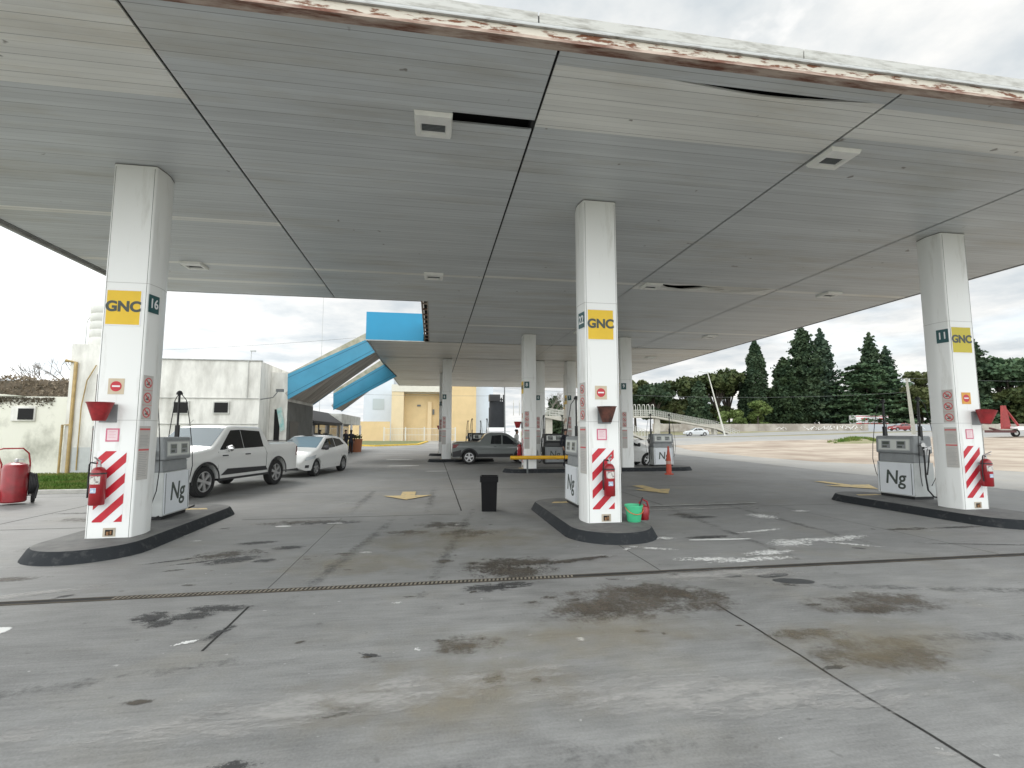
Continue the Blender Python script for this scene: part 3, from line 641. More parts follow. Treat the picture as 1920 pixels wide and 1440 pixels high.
def column(x, y, label, number, rz=0, detail=True, noentry=beige_st, numside=1, gasm=None):
    c = thing('canopy_column', label, 'column', (x, y, .15), rz, 'white columns holding the canopy')
    H = S - .15 - .004
    mb = MB(); mb.prism(PLAN, 0, H - .012)
    mb.prism([(a * 1.01, b * 1.01) for a, b in PLAN], H - .012, H, 1)
    # panel seams
    for z in (1.66, 3.70):
        pl = [(a * 1.004, b * 1.004) for a, b in PLAN]; mb.prism(pl, z, z + .008, 2)
    for sx in (-1, 1): mb.box(sx * .268 - .003, sx * .268 + .003, -.2615, -.255, 0, H - .05, 1)
    mb.build('shaft', [colwhite, colgrey, mat('seam_soft', (.5, .5, .48), .6)], c, smooth=True)
    # yellow sign
    s = stick(c, 'gas_sign', FR, -.262, .222, 3.05, 3.60, [letter_wh, gasm or yellow], lambda m, t: m.box(-.245, .205, 3.07, 3.58, 0, t, 1))
    text('GNC', .212, letter_dk, s, FR @ Matrix.Translation((-.02, 3.335, .0065)), bold=.009, sx=1.0)
    SF = side_frame(numside)
    s = stick(c, 'number_sign', SF, -.105, .105, 3.28, 3.55, [dkgreen])
    text(number, .20, letter_wh, s, SF @ Matrix.Translation((0, 3.415, .0075)), bold=.003, sx=.85)
    # three prohibitions
    def pro(m, t):
        for k, z in enumerate((2.22, 2.00, 1.78)):
            m.add([(.078 * cos(a * pi / 12), z + .078 * sin(a * pi / 12), t) for a in range(24)], [tuple(range(24))], 1)
            m.add([(.060 * cos(a * pi / 12), z + .060 * sin(a * pi / 12), t + .0008) for a in range(24)], [tuple(range(24))], 0)
            m.add([(-.045, z - .028, t + .0016), (-.02, z - .01, t + .0016), (.02, z + .025, t + .0016), (.035, z - .03, t + .0016), (0, z - .035, t + .0016)], [(0, 1, 2, 3, 4)], 2)
            m.add([(-.052, z + .036, t + .0022), (-.036, z + .052, t + .0022), (.052, z - .036, t + .0022), (.036, z - .052, t + .0022)], [(0, 1, 2, 3)], 1)
            if k: m.box(-.095, .095, z + .107, z + .112, 0, t, 1)
    for sd in ((numside,) if not detail else (1, -1)):
        F2 = side_frame(sd)
        stick(c, 'prohibition_sign', F2, -.095, .095, 1.68, 2.33, [grey_st, stredred, letter_dk], pro)
        def note(m, t):
            for z in (1.52, 1.22): m.box(-.098, .098, z, z + .025, 0, t, 1)
            for k in range(8): m.box(-.085, .06 + .03 * ((k * 7) % 3) * .5, 1.44 - .022 * k, 1.446 - .022 * k, 0, t, 2)
            for k in range(14): m.box(-.085, .05 + .03 * ((k * 5) % 3) * .5, 1.19 - .026 * k, 1.196 - .026 * k, 0, t, 2)
        stick(c, 'instruction_notice', F2, -.105, .105, .80, 1.58, [grey_st, stredred, mat('small_print', (.30, .30, .30), .7)], note)
    # no entry
    def ne(m, t):
        m.disc((-.035, 2.155), .075, 1, w=t); m.box(-.087, .017, 2.145, 2.168, 0, t + .001, 2)
    stick(c, 'no_entry_sticker', FR, -.14, .07, 2.04, 2.27, [noentry, red, letter_wh], ne)
    def sheet_(m, t):
        m.box(-.10, .035, 1.375, 1.525, 0, t, 1)
        for k in range(5): m.box(-.08, .01 - .02 * (k % 2), 1.50 - .022 * k, 1.503 - .022 * k, 0, t + .001, 0)
    stick(c, 'notice_sheet', FR, -.12, .055, 1.355, 1.545, [mat('frame_pinkred', (.60, .16, .24), .6), pink_st], sheet_)
    # red and white hazard panel
    def stripes(m, t):
        for k in range(-2, 6):
            zb = .10 + k * .29
            p = clip_poly([(-.25, zb - .04), (.25, zb + .46), (.25, zb + .60), (-.25, zb + .10)], -.21, .17, .22, 1.22)
            if len(p) > 2: m.add([(a, b, t) for a, b in p], [tuple(range(len(p)))], 1)
    stick(c, 'hazard_stripes', FR, -.21, .17, .22, 1.22, [letter_wh, red], stripes, th=.002)
    # broken hatch at the foot
    def hatch(m, t): m.box(-.03, .07, .035, .115, 0, t, 1); m.box(-.01, .02, .04, .09, t + .0002, t + .012, 2); m.box(.035, .055, .05, .10, t + .0002, t + .010, 2)
    stick(c, 'wiring_hatch', FR, -.06, .10, .02, .14, [mat('hatch_beige', (.55, .48, .38), .7, var=.3), cavity, mat('hatch_rust', (.25, .13, .06), .8)], hatch, th=.006)
    return c

def extinguisher(x, y, z, rz, label, src=[None]):
    if src[0]:
        c = copy_tree(src[0]); c.location = (x, y, z); c.rotation_euler = (0, 0, rz); c['label'] = label; return c
    t = thing('fire_extinguisher', label, 'fire extinguisher', (x, y, z), rz, 'fire extinguishers hanging on the columns')
    mb = MB().lathe([(0, 0), (.085, 0), (.092, .01), (.092, .42), (.085, .47), (.06, .51), (.03, .525), (0, .527)], seg=28); mb.build('cylinder', red_gloss, t, smooth=True)
    mb = MB().lathe([(0, .52), (.026, .52), (.026, .56), (.016, .565), (.016, .60), (0, .60)], seg=14); mb.box(-.012, .012, -.10, .03, .60, .612)
    mb.add([(-.012, .0, .60), (.012, .0, .60), (.012, -.11, .66), (-.012, -.11, .66), (-.012, .0, .615), (.012, .0, .615), (.012, -.11, .672), (-.012, -.11, .672)], [(0, 1, 2, 3), (4, 5, 6, 7), (0, 4, 7, 3), (1, 5, 6, 2), (2, 6, 7, 3)])
    mb.build('valve', steel, t)
    pts = [(.02, -.02, .575)] + [(.06 + .045 * sin(a), -.03, .575 + .03 * sin(2 * a) - .02 * a) for a in (.3, .8, 1.4)] + [(.112, -.02, .42), (.114, -.01, .25), (.108, -.02, .10)]
    pts = [(-a, b, c_) for a, b, c_ in pts]
    MB().tube(pts, .011, 8).build('hose', black, t, smooth=True)
    def lab(z0, z1, a0, a1, m, nm, k=10):
        mb = MB(); vs = []
        for i in range(k + 1):
            a = a0 + (a1 - a0) * i / k; vs += [(.0932 * sin(a), -.0932 * cos(a), z0), (.0932 * sin(a), -.0932 * cos(a), z1)]
        mb.add(vs, [(2 * i, 2 * i + 2, 2 * i + 3, 2 * i + 1) for i in range(k)]); return mb.build(nm, m, t)
    lab(.29, .40, -.85, .75, mat('label_white', (.62, .60, .56), .5, col2=(.2, .16, .16), vs=28, vlo=.52, vhi=.6), 'label')
    lab(.17, .24, -.5, .35, mat('label_blue', (.30, .42, .58), .5, col2=(.75, .75, .75), vs=22, vlo=.45, vhi=.6), 'label')
    MB().box(-.03, .03, .088, .125, .40, .46).build('bracket', steel, t)
    MB().lathe([(.0925, 0), (.0945, 0), (.0945, .02), (.0925, .02)], c=(0, 0, .425), seg=28).build('strap', blackpl, t)
    src[0] = t; return t
def fire_bucket(x, y, z, rz, label, m=None, src=[None], tilt=0):
    t = thing('fire_bucket', label, 'bucket', (x, y, z), rz, 'fire buckets hanging on the columns')
    mb = MB().lathe([(0, 0), (.075, 0), (.155, .25), (.165, .255), (.165, .262), (.148, .262), (.07, .015), (0, .015)], seg=26)
    mb.tf(Matrix.Rotation(tilt, 4, 'Y')); mb.build('pail', m or red_faded, t, smooth=True)
    MB().box(-.10, .13, .165, .172, -.02, .24).build('backplate', galv, t)
    MB().lathe([(0, .0), (.140, .0), (0, .02)], c=(0, 0, .215), seg=22).tf(Matrix.Rotation(tilt, 4, 'Y')).build('sand', mat('sand', (.10, .07, .05), .9), t)
    return t
# islands
def island(x, y, L, Wd, rz, label, yoff=0, top=None):
    """rounded concrete plinth, long axis local Y"""
    t = thing('pump_island', label, 'pump island', (x, y, 0), rz, 'raised pump islands')
    def outline(g_):
        w = Wd / 2 - g_; l = L / 2 - g_; p = []
        for sgn in (1, -1):
            for k in range(15):
                a = pi * k / 14 if sgn == 1 else pi + pi * k / 14
                p.append((w * cos(a), (l - w) * sgn + w * sin(a)))
        return p
    o0, o1, o2 = outline(-.05), outline(.02), outline(.05); n = len(o0)
    mb = MB(); vs = [(a, b, .0) for a, b in o0] + [(a, b, .125) for a, b in o1] + [(a, b, .15) for a, b in o2]
    fs = [(r * n + i, r * n + (i + 1) % n, (r + 1) * n + (i + 1) % n, (r + 1) * n + i) for r in range(2) for i in range(n)]
    mb.add(vs, fs).build('kerb', kerbdark, t, smooth=True)
    MB().add([(a, b, .15) for a, b in o2], [tuple(range(n))]).build('plinth_top', islandtop, t)
    mb = MB(); w = Wd / 2 - .1
    for k in range(1): mb.add([(-w + .25, L / 2 - .80, .1525), (w - .25, L / 2 - .80, .1525), (w - .35, L / 2 - .62, .1525), (-w + .35, L / 2 - .62, .1525)], [(0, 1, 2, 3)])
    mb.build('painted_chevron', arrow_y, t)
    return t
CX = {'L': (-4.52, 8.2), 'C': (2.84, 8.2), 'R': (10.45, 8.4)}
island(-4.60, 9.2, 4.2, 1.36, 0, 'raised pump island under column 16 with dark painted kerb')
island(2.84, 9.05, 4.0, 1.40, 0, 'raised pump island under the middle column with the green bucket')
island(10.30, 9.0, 4.2, 1.45, 0, 'raised pump island under column 11 on the right')
column(*CX['L'], 'large white column numbered 16 at the left with a yellow GNC sign', '16', numside=1)
column(*CX['C'], 'large white column in the middle with a bright yellow GNC sign', '22', numside=-1)
column(*CX['R'], 'large white column numbered 11 at the right with a yellow GNC sign', '11', numside=-1, noentry=orange_st, gasm=mat('sign_olive_yellow', (.56, .46, .03), .5))  # darker olive yellow on this sign
yf = -.26 - .105
extinguisher(-4.52 - .10, 8.2 + yf - .02, .63, 0, 'red fire extinguisher on the column numbered 16')
extinguisher(2.84 + .04, 8.2 + yf - .02, .60, 0, 'red fire extinguisher on the middle column above the green bucket')
extinguisher(10.45 + .13, 8.4 + yf - .02, .60, 0, 'red fire extinguisher on the column numbered 11')
fire_bucket(-4.52 - .12, 8.2 - .26 - .175, 1.80, 0, 'red fire bucket on the column numbered 16')
fire_bucket(2.84 + .0, 8.2 - .26 - .175, 1.80, 0, 'rusty brown fire bucket on the middle column', rustbrown)
fire_bucket(10.45 + .15, 8.4 - .26 - .175, 1.80, 0, 'red fire bucket leaning outward on the column numbered 11', tilt=.15)

# rear columns
for (x, y, lab, num, ns) in ((3.95, 20.1, 'plain white rear column behind the yellow barrier', '8', 1), (8.15, 20.1, 'white rear column next to the red post', '9', 1),
                             (.77, 27.7, 'white rear column beside the grey pickup', '6', 1), (7.83, 27.4, 'white rear column seen just left of the middle column', '7', 1)):
    column(x, y, lab, num, rz=-pi / 2, detail=False, numside=ns)
column(6.05, 27.6, 'white rear column peeking out just right of the barrier column', '8', rz=-pi / 2, detail=False, numside=1)
column(.70, 34.5, 'farthest white column hidden almost behind the column by the grey pickup', '5', rz=-pi / 2, detail=False, numside=1)
column(9.55, 34.0, 'farthest white column behind the one left of the middle column', '4', rz=-pi / 2, detail=False, numside=1)
island(4.9, 20.1, 4.0, 1.3, pi / 2, 'rear pump island carrying the yellow barrier')
island(9.0, 20.2, 4.2, 1.3, pi / 2, 'rear pump island beside the red post')
island(1.6, 27.6, 3.6, 1.2, pi / 2, 'rear pump island behind the grey pickup')
island(1.7, 34.5, 3.8, 1.2, pi / 2, 'farthest pump island at the left behind the grey pickup')
island(8.2, 27.4, 3.6, 1.2, pi / 2, 'rear pump island behind the middle column')
for (x, y, lab) in ((3.95, 20.1, 'rear column behind the yellow barrier'), (.9, 34.5, 'farthest column behind the grey pickup'), (8.15, 20.1, 'rear column beside the red post')):
    extinguisher(x - .38, y + .12, .6, -pi / 2, 'small red fire extinguisher on the ' + lab)
    fire_bucket(x - .45, y + .12, 1.8, -pi / 2, 'small red fire bucket on the ' + lab)

# ---------------------------------------------------------------- gas dispensers
def make_dispenser(label):
    t = thing('gas_dispenser', label, 'gas pump', (0, 0, .15), 0, 'natural gas dispensers marked Ng')
    wx, wy = .27, .46
    MB().box(-wx + .03, wx - .03, -wy + .04, wy - .04, 0, .06).build('plinth', black, t)
    # cabinet flares slightly towards the foot
    def fr(z0, z1, a0, b0, a1, b1, mb, m=0):
        mb.add([(-a0, -b0, z0), (a0, -b0, z0), (a0, b0, z0), (-a0, b0, z0), (-a1, -b1, z1), (a1, -b1, z1), (a1, b1, z1), (-a1, b1, z1)],
               [(0, 3, 2, 1), (4, 5, 6, 7), (0, 1, 5, 4), (1, 2, 6, 5), (2, 3, 7, 6), (3, 0, 4, 7)], m)
    mb = MB(); fr(.06, .80, wx, wy, wx - .015, wy, mb); mb.build('cabinet', galv_lt, t, bevel=.012)
    mb = MB(); fr(.802, 1.0, wx - .05, wy - .03, wx - .07, wy - .03, mb); mb.build('neck', galv, t, bevel=.01)
    mb = MB(); fr(1.002, 1.40, wx - .01, wy + .01, wx - .03, wy + .01, mb); mb.build('head', galv, t, bevel=.035)
    for s in (1, -1):
        F = frame((s * (wx - .0045), 0, 0), (0, s, 0), (s, 0, .02))
        mb = MB().box(-wy + .02, wy - .02, .085, .79, 0, .014).tf(F); p = mb.build('front_panel', panelwhite, t, bevel=.006)
        text('Ng', .44, letter_dk, p, F @ Matrix.Translation((0, .44, .016)), bold=.006, shear=.12, sx=.95)
        F = frame((s * (wx + .030), 0, 0), (0, s, 0), (s, 0, .05))
        mb = MB().box(-.40, .40, 1.07, 1.33, 0, .012, 0); mb.box(-.375, .375, 1.09, 1.31, .0125, .016, 1)
        for c_ in (-.19, .19):
            mb.box(c_ - .11, c_ + .11, 1.115, 1.285, .0165, .020, 2)
            mb.box(c_ - .085, c_ + .085, 1.205, 1.27, .0203, .0215, 3); mb.box(c_ - .085, c_ + .03, 1.135, 1.175, .0203, .0215, 3)
        mb.tf(F).build('display', [galv_lt, mat('display_bezel', (.62, .64, .60), .4), galv, lcd], t)
        mb = MB().box(-.10, .10, .845, .935, -.0, .006, 0); mb.box(.20, .33, .85, .95, 0, .006, 1); mb.box(-.36, -.22, .86, .93, 0, .006, 2)
        mb.tf(frame((s * (wx - .058), 0, 0), (0, s, 0), (s, 0, .1))).build('sticker', [grey_st, letter_wh, stredred], t)
        mb = MB()
        for k in range(2): mb.box(-.40 + k * .80 - .008, -.40 + k * .80 + .008, .10, .78, .0, .0155)
        mb.tf(frame((s * (wx - .0045), 0, 0), (0, s, 0), (s, 0, .02))).build('panel_seam', galv_dk, t)
    # hose masts
    for s in (-1, 1):
        mb = MB().box(-.03, .03, s * .44 - .03, s * .44 + .03, 1.30, 1.62); mb.tube([(0, s * .44, 1.6), (0, s * .44, 2.22)], .020, 8)
        mb.lathe([(0, 0), (.05, .0), (.055, .03), (.03, .07), (0, .08)], c=(0, s * .44, 2.20), seg=12)
        mb.build('hose_mast', black, t)
        for sx in (-1, 1):
            MB().tube([(sx * .02, s * .46, 2.22), (sx * .10, s * .50, 2.10), (sx * .16, s * .54, 1.7), (sx * .22, s * .57, 1.2), (sx * .24, s * .58, .85), (sx * .20, s * .55, .5), (sx * .12, s * .50, .30)], .008, 6).build('thin_hose', black, t, smooth=True)
        # end face valves, nozzle and thick hose
        mb = MB().box(-.10, .10, s * .475, s * .53, .98, 1.18); mb.lathe([(0, 0), (.055, 0), (.055, .03), (0, .035)], c=(-.06, s * .54, 1.20), axis='y', seg=14)
        mb.lathe([(0, 0), (.04, 0), (.04, .03), (0, .035)], c=(.09, s * .54, 1.12), axis='y', seg=14); mb.tube([(-.1, s * .56, 1.1), (.12, s * .56, 1.17)], .012, 8)
        mb.build('valve_block', steel, t)
        MB().tube([(-.07, s * .55, 1.16), (-.08, s * .56, .85), (-.07, s * .55, .5), (-.05, s * .56, .22), (.04, s * .60, .08), (.20, s * .63, .05), (.30, s * .62, .09)], .017, 8).build('thick_hose', black, t, smooth=True)
        MB().tube([(.07, s * .56, 1.1), (.02, s * .565, .85), (-.05, s * .57, .55)], .013, 8).build('nozzle', black, t, smooth=True)
    return t
D0 = make_dispenser('gas dispenser marked Ng behind the left column 16')
D0.location = (-4.78, 9.8, .15)
def disp(x, y, rz, label, dark=False):
    c = copy_tree(D0); c.location = (x, y, .15); c.rotation_euler = (0, 0, rz); c['label'] = label
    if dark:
        sw = {panelwhite: galv, galv: blackpl, galv_lt: blackpl}  # backlit silhouette: shade put into the cabinet colours
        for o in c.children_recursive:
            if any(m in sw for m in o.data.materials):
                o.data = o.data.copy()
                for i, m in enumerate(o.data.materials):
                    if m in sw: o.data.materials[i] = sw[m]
    return c
disp(3.1, 9.95, 0, 'gas dispenser marked Ng partly hidden behind the middle column')
disp(10.8, 9.9, 0, 'gas dispenser marked Ng standing left of column 11')
disp(9.95, 20.5, pi / 2, 'gas dispenser marked Ng beside the red post')
disp(5.6, 22.6, pi / 2, 'gas dispenser coloured as a backlit silhouette seen in the gap left of the middle column', True)
disp(2.75, 29.2, pi / 2, 'gas dispenser coloured as a backlit silhouette behind the bed of the grey pickup', True)
disp(2.9, 34.7, pi / 2, 'farthest gas dispenser coloured as a backlit silhouette above the roof of the grey pickup', True)

# ---------------------------------------------------------------- vehicles
def lerp_prof(P, x):
    if x <= P[0][0]: return P[0][1]
    for (a, b), (c, d) in zip(P, P[1:]):
        if x <= c: return b + (d - b) * (x - a) / (c - a)
    return P[-1][1]
def smooth_prof(P, x, w=.06):
    return sum(lerp_prof(P, x + k * w) for k in (-2, -1, 0, 1, 2)) / 5
class Car:
    def __init__(s, L, Wd, top, zb, belt, wheels, wr, tumble=.30, nose=.16, tail=.08):
        s.L, s.W, s.top, s.zb, s.belt, s.wh, s.wr, s.tum, s.nose, s.tail = L, Wd, top, zb, belt, wheels, wr, tumble, nose, tail
    def zt(s, x): return smooth_prof(s.top, x, .035)
    def hw(s, x, z):
        t = max(0, (x - (s.L - .55)) / .55); u = max(0, (.4 - x) / .4)
        w = s.W / 2 * (1 - s.nose * t ** 2.2 - s.tail * u ** 2.2)
        b = lerp_prof(s.belt, x)
        if z > b: w -= s.tum * (z - b) + .015
        elif z > b - .06: w -= .015 * (z - b + .06) / .06
        lo = max(0, (.55 - z) / .4); w -= .05 * lo ** 1.5
        w += .012 * math.exp(-((z - b + .16) / .05) ** 2)
        return w
    def body(s, m, parent, name='body'):
        xs = [s.L * i / 90 for i in range(91)]
        ar = s.wr * 1.17
        for c in s.wh: xs += [c - ar, c + ar, c - ar * .97, c + ar * .97, c - ar * .85, c + ar * .85]
        xs = sorted(set(round(x, 4) for x in xs if 0 <= x <= s.L)); rings = []
        for x in xs:
            zb = s.zb + .10 * max(0, 1 - (s.L - x) / .25) ** 2
            for c in s.wh:
                if abs(x - c) < ar: zb = max(zb, s.wr + math.sqrt(ar * ar - (x - c) ** 2))
            zt = s.zt(x); b = min(lerp_prof(s.belt, x), zt - .05); pts = []
            for k in range(9): z = zb + (b - zb) * k / 8; pts.append((s.hw(x, z), z))
            for k in range(1, 6): z = b + (zt - .045 - b) * k / 5; pts.append((s.hw(x, z), z))
            wt = s.hw(x, zt); 
            for fr_, dz in ((.99, -.02), (.955, -.004), (.85, .004), (.55, .02), (.0, .028)): pts.append((wt * fr_ - .0, zt + dz))
            ring = [(x, -y, z) for y, z in pts] + [(x, y, z) for y, z in pts[:-1][::-1]]
            rings.append(ring)
        n = len(rings[0]); mb = MB(); vs = [p for r in rings for p in r]
        fs = [(i * n + k, i * n + k + 1, (i + 1) * n + k + 1, (i + 1) * n + k) for i in range(len(xs) - 1) for k in range(n - 1)]
        fs += [(i * n, (i + 1) * n, (i + 1) * n + n - 1, i * n + n - 1) for i in range(len(xs) - 1)]
        fs += [tuple(range(n)), tuple(range((len(xs) - 1) * n, len(xs) * n))]
        o = mb.add(vs, fs).build(name, m, parent, smooth=True); return o
    def side(s, bot, top, sy, off=.006, ns=14, nt=6):
        """patch lying on the body side between two polylines of (x, z)"""
        def along(P, t):
            k = t * (len(P) - 1); i = min(int(k), len(P) - 2); f_ = k - i
            return (P[i][0] + (P[i + 1][0] - P[i][0]) * f_, P[i][1] + (P[i + 1][1] - P[i][1]) * f_)
        vs = []
        for j in range(nt + 1):
            for i in range(ns + 1):
                a, b = along(bot, i / ns), along(top, i / ns); x = a[0] + (b[0] - a[0]) * j / nt; z = a[1] + (b[1] - a[1]) * j / nt
                vs.append((x, sy * (s.hw(x, z) + off), z))
        return vs, [(j * (ns + 1) + i, j * (ns + 1) + i + 1, (j + 1) * (ns + 1) + i + 1, (j + 1) * (ns + 1) + i) for j in range(nt) for i in range(ns)]
    def deck(s, x0, x1, fr, off=.006, fr1=None, nx=12, ny=8):
        fr1 = fr if fr1 is None else fr1; vs = []
        for i in range(nx + 1):
            x = x0 + (x1 - x0) * i / nx; w = s.hw(x, s.zt(x)) * (fr + (fr1 - fr) * i / nx)
            for j in range(ny + 1):
                f_ = -1 + 2 * j / ny; vs.append((x, w * f_, s.zt(x) + .028 - .026 * abs(f_) ** 1.6 + off))
        return vs, [(i * (ny + 1) + j, i * (ny + 1) + j + 1, (i + 1) * (ny + 1) + j + 1, (i + 1) * (ny + 1) + j) for i in range(nx) for j in range(ny)]
tyre_m = mat('tyre', (.02, .02, .02), .85); rim_m = mat('alloy_rim', (.55, .55, .55), .3, metal=.7); rim_dk = mat('rim_dark', (.05, .05, .05), .5)
def wheel(parent, x, y, r, sy, w=.22, spokes=6, src={}):
    key = (r, sy, spokes)
    if key in src:
        a, b = src[key]; o = a.copy(); COL.objects.link(o); o.parent = parent; o.location = (x, y, r)
        q = b.copy(); COL.objects.link(q); q.parent = o; return
    mb = MB(); rr = r * .68
    mb.lathe([(rr, -w / 2), (r * .93, -w / 2), (r, -w / 2 + .03), (r, w / 2 - .03), (r * .93, w / 2), (rr, w / 2), (rr, -w / 2)], axis='y', seg=32)
    o = mb.build('wheel', tyre_m, parent, loc=(x, y, r), smooth=True)
    mb = MB(); yo = sy * (w / 2 - .015)
    mb.lathe([(rr, yo), (rr * .90, yo), (rr * .88, yo - sy * .02), (rr * .93, yo - sy * .08)], axis='y', seg=28)
    mb.lathe([(0, yo - sy * .07), (rr * .98, yo - sy * .07)], axis='y', seg=28, m=1)
    mb.lathe([(0, yo - sy * .004), (rr * .2, yo - sy * .006), (rr * .22, yo - sy * .05)], axis='y', seg=16)
    for k in range(spokes):
        a = 2 * pi * k / spokes + .3; d = Vector((cos(a), 0, sin(a))); n_ = Vector((-sin(a), 0, cos(a)))
        p0, p1 = d * rr * .15, d * rr * .93; vs = []
        for p, ww in ((p0, rr * .12), (p1, rr * .17)):
            for sg in (-1, 1):
                for yy in (yo - sy * .008, yo - sy * .05): v = p + n_ * ww * sg; vs.append((v.x, yy, v.z))
        mb.add(vs, [(0, 2, 6, 4), (1, 5, 7, 3), (0, 4, 5, 1), (2, 3, 7, 6)])
    q = mb.build('rim', [rim_m, rim_dk], o, smooth=False); src[key] = (o, q)
def finish(car, t, wheels_y, spokes=6):
    L = car.L
    for c in car.wh:
        for sy in (-1, 1): wheel(t, c, sy * (car.W / 2 - .13), car.wr, sy, spokes=spokes)
    mb = MB().box(.25, L - .25, -car.W / 2 + .28, car.W / 2 - .28, car.zb + .02, car.wr * 2.1)
    mb.build('underbody', black, t)
def lines(car, t, segs, name='door_seam', m=None):
    mb = MB()
    for P in segs:
        for sy in (-1, 1):
            pts = [(x, sy * (car.hw(x, z) + .002), z) for x, z in P]; mb.tube(pts, .005, 5)
    mb.build(name, m or mat('seam_black', (.05, .05, .05), .6), t)
def orient(t, rear, front_dir, zoff=0):
    t.location = (*rear, zoff); t.rotation_euler = (0, 0, math.atan2(front_dir[1], front_dir[0]))

white_car = mat('white_car_paint', (.74, .74, .72), .30, coat=.7)
grey_car = mat('grey_car_paint', (.15, .165, .16), .35, coat=.6)
silver_car = mat('silver_car_paint', (.55, .57, .58), .3, coat=.6)
red_car = mat('red_car_paint', (.22, .03, .03), .3, coat=.6)
trim = mat('plastic_trim', (.03, .03, .032), .6)
lampglass = mat('headlamp_glass', (.45, .48, .50), .08, coat=.8)
tail_m = mat('tail_lamp', (.16, .012, .014), .2, coat=.5)
chrome = mat('chrome', (.8, .8, .8), .12, metal=1)

def side_windows(car, t, wins):
    for bot, top in wins:
        for sy in (-1, 1):
            v, f = car.side(bot, top, sy); MB().add(v, f).build('window', glass_dk, t, smooth=True)
def mirror(t, car, x, z, m):
    for sy in (-1, 1):
        y = car.hw(x, z)
        mb = MB(); vs = []
        mb.lathe([(0, -.11), (.05, -.10), (.075, -.03), (.08, .04), (.06, .10), (0, .12)], axis='y', seg=12)
        mb.tf(Matrix.Translation((x, sy * (y + .14), z + .06)) @ Matrix.Diagonal((.75, sy, 1.1, 1))); mb.box(x - .02, x + .02, min(sy * (y - .02), sy * (y + .1)), max(sy * (y - .02), sy * (y + .1)), z - .01, z + .02)
        mb.build('mirror', m, t, smooth=True)
# --- white double cab pickup
def pickup():
    t = thing('pickup_truck', 'white double cab pickup parked beside the white wall', 'pickup truck')
    top = [(0, 1.18), (.05, 1.30), (1.55, 1.30), (1.60, 1.32), (1.72, 1.74), (1.95, 1.80), (3.0, 1.815), (3.25, 1.78), (3.95, 1.23), (4.2, 1.19), (5.05, 1.08), (5.25, .95), (5.32, .75)]
    belt = [(0, 1.22), (1.6, 1.17), (3.9, 1.12), (5.3, .95)]
    c = Car(5.33, 1.86, top, .42, belt, (1.13, 4.22), .385, tumble=.30, nose=.22, tail=.02)
    c.body(white_car, t)
    side_windows(c, t, [([(1.85, 1.20), (2.745, 1.185)], [(1.90, 1.66), (2.755, 1.70)]), ([(2.765, 1.185), (3.74, 1.165)], [(2.775, 1.70), (3.17, 1.68)])])
    v, f = c.deck(3.30, 3.93, .94, fr1=.90); MB().add(v, f).build('windscreen', glass_ws, t, smooth=True)
    v, f = c.deck(1.625, 1.70, .85); MB().add(v, f).build('rear_window', glass_dk, t, smooth=True)
    v, f = c.deck(.08, 1.5, .86, off=.004); MB().add(v, f).build('load_bed', black, t, smooth=True)
    for sy in (-1, 1):
        vv, ff = c.side([(1.65, .50), (3.70, .50)], [(1.75, .62), (3.45, .66)], sy, .012); MB().add(vv, ff).build('door_moulding', trim, t)
        MB().box(1.62, 3.72, sy * .86 - .06 if sy > 0 else -.94, sy * .86 + .08 if sy > 0 else -.80, .36, .42).build('side_step', trim, t)
        for cc in c.wh:
            mb = MB(); vs = []; fs = []; k = 18
            for i in range(k + 1):
                a = pi * (i / k) * 1.06 - .09; 
                for rr in (.445, .50):
                    x, z = cc + rr * cos(a), .385 + rr * sin(a); vs.append((x, sy * (c.hw(x, max(z, .45)) + .018), z))
            fs = [(2 * i, 2 * i + 2, 2 * i + 3, 2 * i + 1) for i in range(k)]
            mb.add(vs, fs).build('wheel_arch', trim, t)
        vv, ff = c.side([(5.0, .82), (5.28, .80)], [(4.85, .98), (5.22, .93)], sy, .008); MB().add(vv, ff).build('headlight', lampglass, t, smooth=True)
        vv, ff = c.side([(.01, .86), (.09, .86)], [(.01, 1.16), (.08, 1.16)], sy, .008); MB().add(vv, ff).build('tail_light', tail_m, t, smooth=True)
        for x in (2.55, 3.48): MB().box(x - .02, x + .17, sy * (c.hw(x, 1.02) + .01) - .012, sy * (c.hw(x, 1.02) + .01) + .02, 1.0, 1.03).build('door_handle', trim, t)
    lines(c, t, [[(1.72, .5), (1.72, 1.0), (1.80, 1.2)], [(2.77, .5), (2.77, 1.70)], [(3.78, .55), (3.80, 1.12)], [(1.58, .5), (1.58, 1.28)]])
    mb = MB().box(-.09, .02, -.80, .80, .45, .62); mb.build('rear_bumper', chrome, t, bevel=.02)
    mb = MB().box(5.20, 5.40, -.70, .70, .45, .62); mb.build('front_bumper', white_car, t, bevel=.04)
    for sy in (-1, 1): MB().tube([(.1, sy * .80, 1.36), (1.5, sy * .80, 1.37)], .012, 6).build('bed_rail', trim, t)
    mirror(t, c, 3.55, 1.14, chrome)
    MB().tube([(3.2, -.5, 1.82), (3.0, -.5, 1.98)], .005, 5).build('aerial', trim, t)
    finish(c, t, None, 6); return t, c
pk, pkc = pickup()
fr_w, rr_w = Vector((-5.72, 13.62)), Vector((-4.88, 16.64)); dirv = (fr_w - rr_w).normalized()
left_n = Vector((-dirv.y, dirv.x))
# photographed wheels are on the vehicle's left side; the axle centre is half a track further
cl = rr_w - left_n * .86; orient(pk, cl - dirv * 1.13, dirv)

